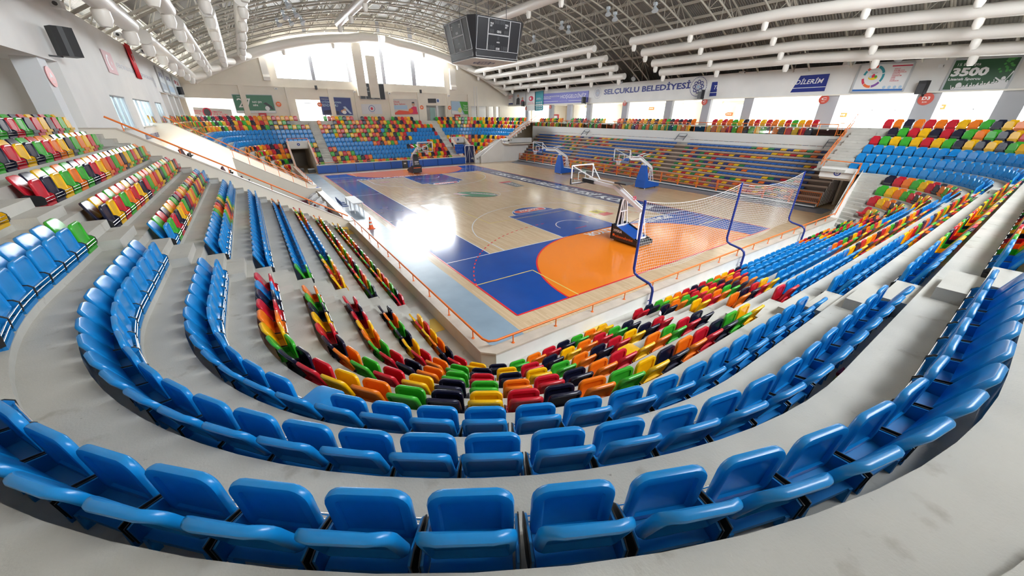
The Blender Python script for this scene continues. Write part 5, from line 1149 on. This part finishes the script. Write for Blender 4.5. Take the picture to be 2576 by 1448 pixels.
tag(mb.build('folding_bench_seat'), 'remaining flat folded seats of the telescopic stand farther from tunnel D', 'seat', 'folded seats of the telescopic stand', 'stuff')
# upright shell seats along the top board
top = {}
def shell(c):
    mb = MB(); m = BM[c]
    mb.prism([(-.22, 0), (.22, 0), (.215, .26), (.17, .30), (-.17, .30), (-.215, .26)], -.02, .02, m, lambda a, b, h: (.16+.25*b+h-.02, a, .30+b))
    mb.box((-.16, -.22, .14), (.14, .22, .18), m); mb.bar((.12, -.2, .16), (.17, -.2, .32), .05, .04, m); mb.bar((.12, .2, .16), (.17, .2, .32), .05, .04, m)
    mb.prism([(-.22, 0), (.22, 0), (.21, .3), (-.21, .3)], -.015, .015, m, lambda a, b, h: (.02+.18*b+h, a, .16+b))
    return mb
z = bz_(10)
tops = 'ORBYRKORKYBRYOKGRKRGYKROYBRLLL|LLLLLORKOGYKRYOGRYRKGYRBKORYGO|BGYRGRBRGLYRLRYLRBLYLRL'.split('|')
for si, ((y0, y1), s) in enumerate(zip(((-3.2, 8.6), (10.3, 23.0), (24.9, 34.6)), tops)):
    n = int((y1-y0)/.52)+1; s = (s*3)[:n]
    for i, c in enumerate(s):
        if c not in top: o = top[c] = shell(c).build('shell_seat')
        else: o = top[c].copy(); COL.objects.link(o)
        o.location = (30.78, y0+.52*i, z)
        tag(o, '%s upright shell seat, top board, %s from the near end, %s' % (BLN[c], ordn(i+1), SECT[si][2] if si else 'tunnel D section'), 'seat', 'upright seats on the top board')
    for i in range(0, n, 2): mb = MB(); mb.lathe([(.07, 0), (.05, .12), (.035, .16)], (30.72, y0+.52*i+.26, z), M_STEEL, 8); o = mb.build('seat_pedestal'); tag(o, 'small white pedestal under the top board, %s along the %s' % (ordn(i//2+1), SECT[si][2]), 'pedestal', 'white seat pedestals'); o['kind'] = 'thing'
for y0, nm in ((8.9, 'near'), (23.5, 'far'), (-4.6, 'tunnel D end')):
    t = thing('access_steps', 'dark metal steps from the top board to the gallery, '+nm, 'steps', 'metal access steps')
    for k in range(3): mb = MB(); mb.box((30.55+.28*k-.5, y0, z+.25*k+.2), (30.75+.28*k-.5, y0+1.0, z+.25*k+.24), mat('step_metal', (.25, .27, .30), .4, metal=.5)); mb.build('tread', t)
    for yy in (y0, y0+.97): mb = MB(); mb.bar((30.0, yy+.015, z+.05), (30.75, yy+.015, z+.75), .03, .08, mat('step_metal', (.25, .27, .30), .4, metal=.5)); mb.build('stringer', t)
    finish(t)
# barred orange guard along the lowest boards
for i in range(20):
    y0 = -5.5+2.03*i; t = thing('guard_rail', 'barred orange guard panel along the lowest boards, %s from tunnel D' % ordn(i+1), 'guard rail', 'orange guard panels of the telescopic stand'); x = 26.9
    for zz, nm in ((1.17, 'top_rail'), (.36, 'bottom_rail')): mb = MB(); mb.tube([(x, y0, zz), (x, y0+1.98, zz)], .022, M_RAIL, 6); mb.build(nm, t)
    for yy in (y0+.02, y0+1.96): mb = MB(); mb.bar((x, yy, .16), (x, yy, 1.17), .05, .05, M_RAIL); mb.build('post', t)
    for k in range(1, 16): mb = MB(); mb.tube([(x, y0+1.98*k/16, .36), (x, y0+1.98*k/16, 1.17)], .009, M_RAIL, 4, False); mb.build('bar', t)
    finish(t)
# glass guard of the gallery
for (y0, y1, nm) in ((-3.9, 8.3, 'next to the D stair'), (9.0, 20.6, 'middle'), (21.6, 25.0, 'beyond the middle'), (25.6, 29.6, 'far'), (30.4, 36.4, 'farthest')):
    t = thing('glass_guard', 'glass balustrade with orange rail before the gallery seats, %s panel run' % nm, 'guard rail', 'glass balustrades of the gallery'); x = 30.72
    mb = MB(); mb.tube([(x, y0, 6.0), (x, y1, 6.0)], .03, M_RAIL, 8); mb.build('top_rail', t)
    n = max(2, round((y1-y0)/1.25))
    for k in range(n+1): yy = y0+(y1-y0)*k/n; mb = MB(); mb.bar((x, yy, 5.12), (x, yy, 6.0), .04, .05, M_RAIL); mb.build('post', t)
    for k in range(n):
        ya, yb = y0+(y1-y0)*(k+.04)/n, y0+(y1-y0)*(k+.96)/n; mb = MB(); mb.box((x-.006, ya, 5.2), (x+.006, yb, 5.9), M_RAILGLASS); g = mb.build('glass_pane', t)
        mb = MB(); mb.prism(disc(((ya+yb)/2, 5.6), .07, 14), x-.012, x-.008, M_PW, lambda a, b, h: (h, a, b)); mb.build('sticker', g)
    finish(t)
t = thing('gate', 'orange barred gate at the end of the gallery balustrade by the stair', 'gate')
for zz in (5.25, 6.1): mb = MB(); mb.tube([(30.7, -5.2, zz), (30.7, -4.0, zz)], .022, M_RAIL, 6); mb.build('rail', t)
for k in range(7): mb = MB(); mb.tube([(30.7, -5.2+.2*k, 5.25), (30.7, -5.2+.2*k, 6.1)], .011, M_RAIL, 5); mb.build('bar', t)
finish(t)
# ---------------------------------------------------------------- basketball stands
def hoop(loc, yaw, style, label, dz=0):
    t = tag(empty('basketball_hoop', loc, yaw), label, 'basketball hoop', 'portable basketball hoops')
    cover = {'x': M_BLACK, 's': M_BLACK, 'b': M_PAD}[style]; top = M_PAD
    def b(nm, f, par=None, sm=None): mb = MB(); f(mb); return mb.build(nm, par or t, sm)
    def base(m):
        sd = [(0, .10), (0, .95), (-.08, .95), (-1.95, .32), (-1.95, .12)]
        for s in (-.60, .55): m.prism(sd, s, s+.05, cover, lambda p, q, h: (h, p, q))
        m.box((-.6, -.05, .10), (.6, .03, .95), cover)
        m.quad([(-.55, -.08, .86), (-.55, -1.5, .40), (.55, -1.5, .40), (.55, -.08, .86)], top); m.box((-.55, -1.95, .14), (.55, -1.45, .24), M_DARK); m.box((-.55, -1.9, .12), (.55, -.1, .16), M_DARK)
    if style == 'b':
        b('base', lambda m: m.prism([(0, .10), (0, .78), (-.55, .78), (-2.3, .42), (-2.3, .14)], -.58, .58, M_PAD, lambda p, q, h: (h, p, q)))
        def tower(m): m.add([(-.56, .0, .78), (.56, .0, .78), (.56, -.5, .78), (-.56, -.5, .78), (-.26, -.1, 2.2), (.26, -.1, 2.2), (.26, -.35, 2.2), (-.26, -.35, 2.2)], [(3, 2, 1, 0), (4, 5, 6, 7), (0, 1, 5, 4), (1, 2, 6, 5), (2, 3, 7, 6), (3, 0, 4, 7)], M_PAD)
        b('front_pad', tower)
    elif style == 's':
        b('base', base)
        def tower(m): m.add([(-.5, .06, .1), (.5, .06, .1), (.5, -.35, .1), (-.5, -.35, .1), (-.25, -.05, 2.25), (.25, -.05, 2.25), (.25, -.3, 2.25), (-.25, -.3, 2.25)], [(3, 2, 1, 0), (4, 5, 6, 7), (0, 1, 5, 4), (1, 2, 6, 5), (2, 3, 7, 6), (3, 0, 4, 7)], M_BLACK)
        p = b('front_pad', tower); b('stripe', lambda m: m.box((-.46, .0, .62), (.46, .075, .7), M_ORA), p)
        text_mesh('lettering', 'SONY', M_TXW, (.26, .04, 1.28), (-1, 0, 0), (0, 0, 1), .52, .17, p, .03); text_mesh('lettering', 'XPERIA', M_TXW, (.28, .045, 1.06), (-1, 0, 0), (0, 0, 1), .56, .13, p, .01)
    else:
        b('base', base)
        def pad(m): m.bar((0, .02, .95), (0, -.12, 2.3), .52, .10, M_BLACK, (0, 1, 0))
        b('front_pad', pad)
        bs_ = t.children[0]; text_mesh('lettering', 'XPERIA', M_TXW, (-.605, -.14, .56), (0, -1, 0), (0, 0, 1), .62, .15, bs_, .01); text_mesh('lettering', 'mükemmelhareket', M_ORA, (-.605, -.30, .27), (0, -1, -.0), (0, 0, 1), 1.25, .15, bs_, .01)
        b('logo_dot', lambda m: m.prism(disc((-.2, .37), .075, 14), -.603, -.612, M_ORA, lambda p, q, h: (h, p, q)), bs_)
    # lattice struts
    def lattice(m, y0, z0, y1, z1, w0, w1):
        for s in (-1, 1):
            m.bar((s*w0, y0, z0), (s*w1, y1, z1), .055, .055, M_STEEL); m.bar((s*w1*.35, y0, z0), (s*w1*.45, y1, z1), .045, .045, M_STEEL)
        m.bar((-w0, y0, z0), (w0, y0, z0), .06, .08, M_STEEL); k = .55; m.bar((-w0+(w0-w1)*k, y0+(y1-y0)*k, z0+(z1-z0)*k), (w0-(w0-w1)*k, y0+(y1-y0)*k, z0+(z1-z0)*k), .05, .05, M_STEEL); m.bar((-w1, y1, z1), (w1, y1, z1), .06, .08, M_STEEL)
    b('front_strut', lambda m: lattice(m, -.22, .85, -.18, 2.3, .42, .17)); b('rear_strut', lambda m: lattice(m, -1.62, .42, -1.42, 1.78, .36, .15))
    K, Rr, Bd = (0, .62, 2.86), (0, -1.45, 1.86), (0, 3.1, 2.98)
    b('main_arm', lambda m: (m.bar(Rr, K, .20, .2, M_STEEL), m.bar((0, .55, 2.84), Bd, .18, .17, M_STEEL), m.bar((0, -1.45, 1.62), (0, -1.45, 1.9), .16, .18, M_STEEL)))
    b('upper_arm', lambda m: (m.bar((0, -1.4, 2.06), (0, .5, 3.06), .07, .07, M_STEEL), m.bar((0, .5, 3.06), (0, 2.7, 3.12), .07, .07, M_STEEL)))
    if style == 'x': b('weight_tray', lambda m: m.box((-.33, -.35, 3.1), (.33, .45, 3.18), M_DARK)); b('spring', lambda m: m.tube([(0, -.72, 2.42), (0, -.72, 2.5), (0.12, -.75, 2.55), (.12, -.8, 2.45), (-.1, -.85, 2.4)], .03, mat('cable_red', (.6, .05, .1), .5), 6))
    else: b('weight_tray', lambda m: (m.bar((-.3, .6, 3.12), (-.3, -.5, 3.28), .06, .05, M_STEEL), m.bar((.3, .6, 3.12), (.3, -.5, 3.28), .06, .05, M_STEEL)))
    b('gas_strut', lambda m: m.tube([(0, -.3, .8), (0, -1.35, 1.5)], .02, M_STEEL, 6))
    # backboard
    zb, zt_, yb = 2.76+dz, 3.80+dz, 3.30
    bb = b('backboard', lambda m: m.box((-.88, yb-.012, zb+.03), (.88, yb+.012, zt_-.03), M_RAILGLASS))
    fw = .05
    def frm(m):
        for p, q in (((-.9, zb), (.9, zb)), ((.9, zb), (.9, zt_)), ((.9, zt_), (-.9, zt_)), ((-.9, zt_), (-.9, zb))): m.bar((p[0], yb, p[1]), (q[0], yb, q[1]), fw*1.3, fw*1.2, M_STEEL, (0, 1, 0))
    b('board_frame', frm, bb)
    def sq(m):
        for p, q in (((-.3, zb+.16), (.3, zb+.16)), ((.3, zb+.16), (.3, zb+.62)), ((.3, zb+.62), (-.3, zb+.62)), ((-.3, zb+.62), (-.3, zb+.16))): m.bar((p[0], yb+.02, p[1]), (q[0], yb+.02, q[1]), .05, .012, M_LWHITE, (0, 1, 0))
    b('target_square', sq, bb)
    b('board_padding', lambda m: (m.box((-.94, yb-.05, zb-.06), (.94, yb+.05, zb), M_DARK if style != 'b' else M_PAD), m.box((-.95, yb-.05, zb-.06), (-.9, yb+.05, zb+.3), M_DARK), m.box((.9, yb-.05, zb-.06), (.95, yb+.05, zb+.3), M_DARK)), bb)
    b('arm_pad', lambda m: m.bar((0, 3.15, 2.93), (0, 2.2, 2.90), .22, .22, M_BLACK if style != 'b' else M_PAD))
    b('board_brace', lambda m: [m.bar((s*.8, yb-.04, zt_-.05), (s*.12, 1.9, 3.05), .05, .05, M_STEEL) for s in (-1, 1)])
    rz = zb+.16; ry = yb+.15+.23
    def rim(m): m.tube([(.23*math.cos(a), ry+.23*math.sin(a), rz) for a in np.linspace(0, 2*PI, 25)], .014, M_ORA, 6, False); m.box((-.09, yb+.02, rz-.05), (.09, yb+.16, rz+.01), M_ORA)
    rm = b('rim', rim)
    def net(m):
        for i in range(12):
            a = 2*PI*i/12
            for s in (1, -1): m.tube([(r*math.cos(a+s*d), ry+r*math.sin(a+s*d), rz-h) for r, d, h in ((.225, 0, .02), (.19, .26, .15), (.15, .52, .28), (.13, .78, .42))], .006, M_NET, 3, False)
    b('net', net, rm)
    for x in (-.5, .5):
        for y in (-.15, -1.8): b('wheel', lambda m: m.lathe([(0, -.03), (.06, -.03), (.06, .03), (0, .03)], (x, y, .06), M_STEEL if y > -1 else M_DARK, 12, 'x'))
    return t
hoop((7.65, -1.85, 0), 0, 'x', 'black and white basketball hoop standing on the near orange goal area')
hoop((7.6, 30.1, 0), PI, 's', 'black padded basketball hoop standing on the far orange goal area')
hoop((22.2, 20.2, 0), PI/2, 'b', 'blue padded basketball hoop before the middle of the telescopic stand')
hoop((22.35, 7.9, 0), PI/2, 'b', 'blue padded basketball hoop before the stand, nearer to tunnel D')
# ---------------------------------------------------------------- safety net behind the near goal
t = thing('safety_net', 'white safety net strung on three bent blue poles behind the near goal', 'net')
PX = (1.12, 7.45, 13.9); yn = -7.92
for x in PX:
    mb = MB(); mb.tube([(x, -8.78, .53), (x, -8.78, 1.12), (x, -8.74, 1.24), (x, -8.62, 1.33), (x-.0, -8.12, 1.42), (x, -7.98, 1.5), (x, yn, 1.66), (x, yn, 4.02)], .045, M_POLE, 10); p = mb.build('pole', t, 50)
    mb = MB(); mb.lathe([(.11, 0), (.11, .015), (.05, .02)], (x, -8.78, .53), M_POLE, 12); mb.tube([(x, -8.78, .78), (x-.16, -8.78, .80)], .02, M_POLE, 6); mb.build('clamp', p)
for x0, x1 in zip(PX, PX[1:]):
    mb = MB(); nx, nz = 52, 24
    def pt(i, j):
        s = i/nx; tz = j/nz; sag = .32*4*s*(1-s)*(1-.7*tz)+.05*math.sin(7*s+5*tz)*tz; return (x0+(x1-x0)*s, yn+.10*math.sin(3*s*PI)*math.sin(2.5*tz), 3.98-2.62*tz-sag)
    for i in range(1, nx): mb.tube([pt(i, j) for j in range(0, nz+1, 2)], .0038, M_NET, 3, False)
    for j in range(1, nz+1): mb.tube([pt(i, j) for i in range(0, nx+1, 2)], .0038, M_NET, 3, False)
    o = mb.build('net_mesh', t); mb = MB(); mb.tube([pt(i, 0) for i in range(nx+1)], .009, M_NET, 4, False); mb.build('top_cord', o)
finish(t)
# ---------------------------------------------------------------- scorer table, chairs, cone
t = thing('table', 'white table with grey metal legs on the grey runner', 'table'); mb = MB(); mb.box((-3.85, 12.72, .72), (-3.12, 15.58, .75), M_PW); mb.build('table_top', t); mb = MB(); mb.box((-3.78, 12.8, .64), (-3.2, 15.5, .72), mat('table_frame', (.55, .56, .58), .4, metal=.4)); mb.build('apron', t)
for x in (-3.78, -3.2):
    for y in (12.8, 14.15, 15.5): mb = MB(); mb.bar((x, y, 0), (x, y, .7), .05, .05, mat('table_frame', (.55, .56, .58), .4, metal=.4)); mb.build('leg', t)
finish(t)
def chair(loc, yaw, label, m):
    t = tag(empty('chair', loc, yaw), label, 'chair', 'blue chairs at the white table')
    def b(nm, f, sm=None): mb = MB(); f(mb); return mb.build(nm, t, sm)
    b('seat', lambda q: q.box((-.22, -.2, .43), (.22, .22, .48), m)); b('backrest', lambda q: q.bar((0, -.22, .55), (0, -.30, .88), .42, .04, m, (0, 1, 0)))
    b('back_frame', lambda q: [q.tube([(s*.17, -.2, .44), (s*.17, -.3, .8)], .013, M_DARK, 6) for s in (-1, 1)])
    for sx in (-.18, .18):
        for sy in (-.18, .18): b('leg', lambda q: q.tube([(sx, sy, .43), (sx*1.1, sy*1.2, 0)], .013, M_CHROME, 6))
M_CH = mat('chair_blue', (.02, .07, .26), .6)
for i, y in enumerate((13.6, 14.3, 15.0)): chair((-4.25, y, .003), -PI/2, 'blue padded chair behind the white table, %s from the traffic cone' % ordn(i+1), M_CH)
t = thing('traffic_cone', 'orange traffic cone with white bands on the grey runner', 'cone'); c = (-3.87, 8.12, 0); M_CONE = mat('cone_orange', (.85, .13, .03), .45)
mb = MB(); mb.box((c[0]-.2, c[1]-.2, .003), (c[0]+.2, c[1]+.2, .04), M_CONE); mb.build('base', t); mb = MB(); mb.lathe([(.15, .04), (.03, .74), (0, .75)], c, M_CONE, 20); mb.build('body', t, 40)
for z0, z1 in ((.26, .36), (.46, .58)): r = lambda z: .153-.12*(z-.04)/.7; mb = MB(); mb.lathe([(r(z0), z0), (r(z1), z1)], c, M_PW, 20); mb.build('reflective_band', t, 40)
finish(t)
# ---------------------------------------------------------------- guest box
mb = MB(); mb.box((-7.4, 7.0, 0), (-5.35, 18.2, .30), M_CARPET); struct(mb.build('floor_carpet'), 'maroon carpet of the guest box')
mb = MB()
for k in range(2, 11): mb.box((-16, 7.0, 0 if k == 2 else wz(k-1)-.35), (-7.4-.81*(k-2), 18.2, wz(k)-.45), M_CONC)
struct(mb.build('tribune_guest'), 'concrete steps of the guest box')
mb = MB(); mb.box((-5.35, 7.0, 0), (-5.0, 18.2, .92), M_PARB); struct(mb.build('wall_box_front'), 'low front wall of the guest box'); mb = MB(); mb.box((-5.4, 7.0, .92), (-4.96, 18.3, .97), M_MARBLE); struct(mb.build('trim_5'), 'marble top of the guest box wall')
t = thing('wall_pad', 'narrow blue padded post at the far end of the guest box wall', 'wall pad'); mb = MB(); mb.box((-5.35, 18.5, 0), (-5.1, 18.75, 1.15), M_PAD); mb.build('pad', t); mb = MB(); mb.box((-5.3, 18.55, 0), (-5.15, 18.7, 1.2), M_POLE); mb.build('core', t); finish(t)
def ballchair(loc, yaw, label):
    t = tag(empty('tub_chair', loc, yaw), label, 'armchair', 'white football tub chairs'); m = M_PW
    mb = MB(); n = 24; vs = []; prof = [(.30, .03), (.40, .12), (.46, .35), (.44, .62), (.40, .80)]
    A = np.linspace(-math.radians(150), math.radians(150), n)
    for off in (0, -.06): 
        for r, z in prof: vs += [((r+off)*math.sin(a), -(r+off)*math.cos(a), z*(1-.35*max(0, abs(a)-1.2)) if z > .3 else z) for a in A]
    L = len(prof); ix = lambda s, i, k: s*L*n+i*n+k
    fs = [(ix(0, i, k), ix(0, i, k+1), ix(0, i+1, k+1), ix(0, i+1, k)) for i in range(L-1) for k in range(n-1)]+[(ix(1, i, k+1), ix(1, i, k), ix(1, i+1, k), ix(1, i+1, k+1)) for i in range(L-1) for k in range(n-1)]+[(ix(0, L-1, k), ix(0, L-1, k+1), ix(1, L-1, k+1), ix(1, L-1, k)) for k in range(n-1)]
    mb.add(vs, fs, m); sh = mb.build('shell', t, 50)
    mb = MB(); mb.lathe([(0, .02), (.30, .02), (.36, .30), (.33, .40), (0, .42)], (0, 0, 0), mat('cushion_maroon', (.22, .04, .07), .8), 20); mb.build('seat_cushion', t, 40)
    mb = MB()
    for a, z in ((-1.9, .35), (-.9, .5), (0, .3), (.9, .5), (1.9, .35)):
        c = Vector((.468*math.sin(a), -.468*math.cos(a), z)); X = Vector((math.cos(a), math.sin(a), 0)); mb.quad([c+X*(.1*math.cos(2*PI*q/5))+Vector((0, 0, .1*math.sin(2*PI*q/5))) for q in range(5)], mat('patch_maroon', (.14, .03, .05), .6))
    mb.build('patch', sh)
for i, y in enumerate((12.5, 14.4, 16.2)): ballchair((-6.0, y, .30), PI/2, 'white football-patterned tub chair on the maroon carpet, %s from the near sloping wall' % ordn(i+1))
M_PINK = mat('pink_velvet', (.50, .14, .20), .8); M_MAR = mat('dark_velvet', (.10, .02, .03), .8)
def vip(c):
    r = empty('padded_chair', (0, 0, -50)); m = M_PINK if c else M_MAR
    def b(nm, f): mb = MB(); f(mb); return mb.build(nm, r)
    b('backrest', lambda q: q.bar((-.22, 0, .42), (-.36, 0, .98), .44, .09, m, (1, 0, 0))); b('seat', lambda q: q.bar((-.08, 0, .36), (-.02, 0, .76), .42, .10, M_BLACK, (1, 0, 0)))
    for s in (-.24, .24): b('armrest', lambda q: (q.box((-.3, s-.03, .0), (-.2, s+.03, .62), M_BLACK), q.box((-.3, s-.03, .58), (.1, s+.03, .63), M_BLACK)))
    return r
pv = None
for k in range(3, 10):
    for i in range(6):
        if pv is None: r = pv = vip(True)
        else: r = copy_tree(pv)
        r.location = (-7.4-.81*(k-3)-.45, 7.75+.56*i, wz(k)-.45)
        tag(r, 'pink padded guest box chair, %s from the wall, %s row up' % (ordn(i+1), ordn(k-2)), 'chair', 'padded chairs in the guest box')
pv2 = None
for k, y in ((6, 12.6), (6, 13.2), (8, 12.9), (8, 13.5), (5, 12.4)):
    if pv2 is None: r = pv2 = vip(False)
    else: r = copy_tree(pv2)
    r.location = (-7.4-.81*(k-3)-.45, y, wz(k)-.45); tag(r, 'dark padded guest box chair past the pink ones, %s row, %.1f m along' % (ordn(k-2), y-7), 'chair', 'dark padded chairs in the guest box')
# ---------------------------------------------------------------- curtain tunnel, floor boxes, mats, litter
M_TARP = mat('tarp_blue', (.008, .018, .10), .3)
t = thing('tunnel_curtain', 'dark blue arched player tunnel with a white frame beside the far pads', 'tunnel'); y = 36.7
mb = MB(); mb.tube([(17.85, y, 0), (17.85, y, 2.35), (18.0, y, 2.5), (19.3, y, 2.5), (19.45, y, 2.35), (19.45, y, 0)], .06, M_STEEL, 8); mb.tube([(18.6, y+.1, 0), (18.6, y+.1, 2.45)], .035, M_STEEL, 6); mb.tube([(18.6, y+.1, 2.3), (18.0, y+.1, .3)], .02, M_STEEL, 5); mb.tube([(18.65, y+.1, 2.3), (19.3, y+.1, .3)], .02, M_STEEL, 5); mb.build('frame', t)
mb = MB(); n = 16
for i in range(n): x0, x1 = 17.9+1.5*i/n, 17.9+1.5*(i+1)/n; mb.quad([(x0, y+.2+.05*(i % 2), .02), (x1, y+.2+.05*((i+1) % 2), .02), (x1, y+.2+.05*((i+1) % 2), 2.45), (x0, y+.2+.05*(i % 2), 2.45)], M_TARP)
mb.build('curtain', t); mb = MB(); mb.prism([(36.72, 0), (36.72, 2.45), (39.5, 2.45), (39.5, 0)], 17.86, 17.9, M_TARP, lambda p, q, h: (h, p, q)); mb.prism([(36.72, 2.47), (39.5, 2.47), (39.5, 2.5), (36.72, 2.5)], 17.86, 19.44, M_TARP, lambda p, q, h: (h, p, q)); mb.build('cover', t); finish(t)
t = thing('tarp', 'crumpled shiny blue tarp hanging on the stand left of the dark player tunnel', 'tarp'); mb = MB(); vs = []; nu, nv = 12, 8
for i in range(nu+1):
    for j in range(nv+1): vs.append((16.2+1.5*i/nu+.3*j/nv, 37.0-.08*math.sin(2.1*i+1.3*j)-.1*math.sin(j), 2.7-1.3*j/nv))
mb.add(vs, [(i*(nv+1)+j, i*(nv+1)+j+1, (i+1)*(nv+1)+j+1, (i+1)*(nv+1)+j) for i in range(nu) for j in range(nv)], M_PAD); cl = mb.build('sheet', t, 70); cl.modifiers.new('thickness', 'SOLIDIFY').thickness = .01
mb = MB(); mb.tube([(16.2, 37.0, 2.72), (17.7, 37.0, 2.72)], .02, M_STEEL, 6); mb.build('rope', t); finish(t)
for x, y, nm in ((-3.35, 37.6, 'beside the blue pads at the mouth of tunnel A'), (-4.5, 38.6, 'deeper in tunnel A')):
    t = thing('floor_monitor', 'small black floor speaker '+nm, 'loudspeaker', 'floor speakers'); mb = MB(); mb.prism([(-.3, 0), (.3, 0), (.3, .3), (.1, .5), (-.3, .4)], x-.4, x+.4, M_BLACK, lambda p, q, h: (h, y+p, q)); mb.build('cabinet', t); mb = MB(); mb.box((x-.3, y+.31, .08), (x+.3, y+.315, .3), M_DARK); mb.build('grille', t); finish(t)
M_TACT = mat('tactile_yellow', (.78, .55, .12), .6, bump=.4, nscale=60)
for x0, y0, x1, y1, nm in ((-5.72, -6.2, -5.36, -5.4, 'on the front walkway at the corner side steps'), (-1.95, -9.05, -1.1, -8.68, 'on the front walkway at the court end steps'), (-5.75, 5.7, -5.36, 6.5, 'on the front walkway at the near sloping wall')):
    mb = MB(); mb.box((x0, y0, .532), (x1, y1, .545), M_TACT); o = mb.build('tactile_mat'); tag(o, 'yellow ribbed floor mat '+nm, 'mat', 'yellow tactile mats'); finish(o)
t = thing('stool', 'small yellow slatted stool at the foot of the near sloping wall', 'stool')
for i in range(3): mb = MB(); mb.box((-5.95, 5.9+.14*i, .80), (-5.55, 6.0+.14*i, .83), mat('stool_yellow', (.85, .55, .04), .5)); mb.build('slat', t)
for x in (-5.92, -5.58):
    for y in (5.93, 6.25): mb = MB(); mb.bar((x, y, .532), (x, y, .8), .035, .035, mat('stool_yellow', (.85, .55, .04), .5)); mb.build('leg', t)
finish(t)
def bottle(p, d, label):
    t = thing('bottle', label, 'bottle', 'empty plastic bottles'); p = Vector(p); d = Vector(d).normalized(); mb = MB(); mb.tube([p, p+d*.02, p+d*.14, p+d*.17, p+d*.19], [.028, .032, .032, .014, .012], mat('pet', (.75, .80, .84), .1), 12); mb.build('body', t, 50); mb = MB(); mb.tube([p+d*.19, p+d*.205], .015, M_PRED, 10); mb.build('cap', t); finish(t)
bottle((-1.45, -9.30, .70), (.9, .35, .1), 'crushed clear bottle lying on a black seat by the court end steps')
bottle((-1.75, -10.86, 2.1), (.8, .5, .1), 'clear bottle lying on a red seat by the corner steps')
t = thing('snack_wrapper', 'crumpled red snack wrapper lying behind a blue seat in the corner', 'wrapper'); random.seed(5)
P = Path(oris(7)-.06); (x, y), nn = P.at(P.x(-4.05)); mb = MB(); vs = [(x+random.uniform(-.1, .1), y+random.uniform(-.05, .05), wz(7)+.12+random.uniform(0, .10)) for _ in range(14)]
mb.add(vs, [(i, (i+1) % 14, (i+5) % 14) for i in range(14)], mat('wrapper_red', (.6, .04, .04), .3)); mb.build('foil', t); mb = MB(); mb.box((x-.16, y-.03, wz(7)+.11), (x-.09, y+.03, wz(7)+.17), mat('wrapper_gold', (.6, .5, .1), .3)); mb.build('crisps', t); finish(t)
mb = MB(); mb.box((-5.95, 1.35, .532), (-5.8, 1.55, .55), M_DARK); o = mb.build('tile_offcut'); tag(o, 'small dark slab lying on the side front walkway', 'debris slab'); finish(o)
# labels on the near steps: worn white numbers are part of the concrete
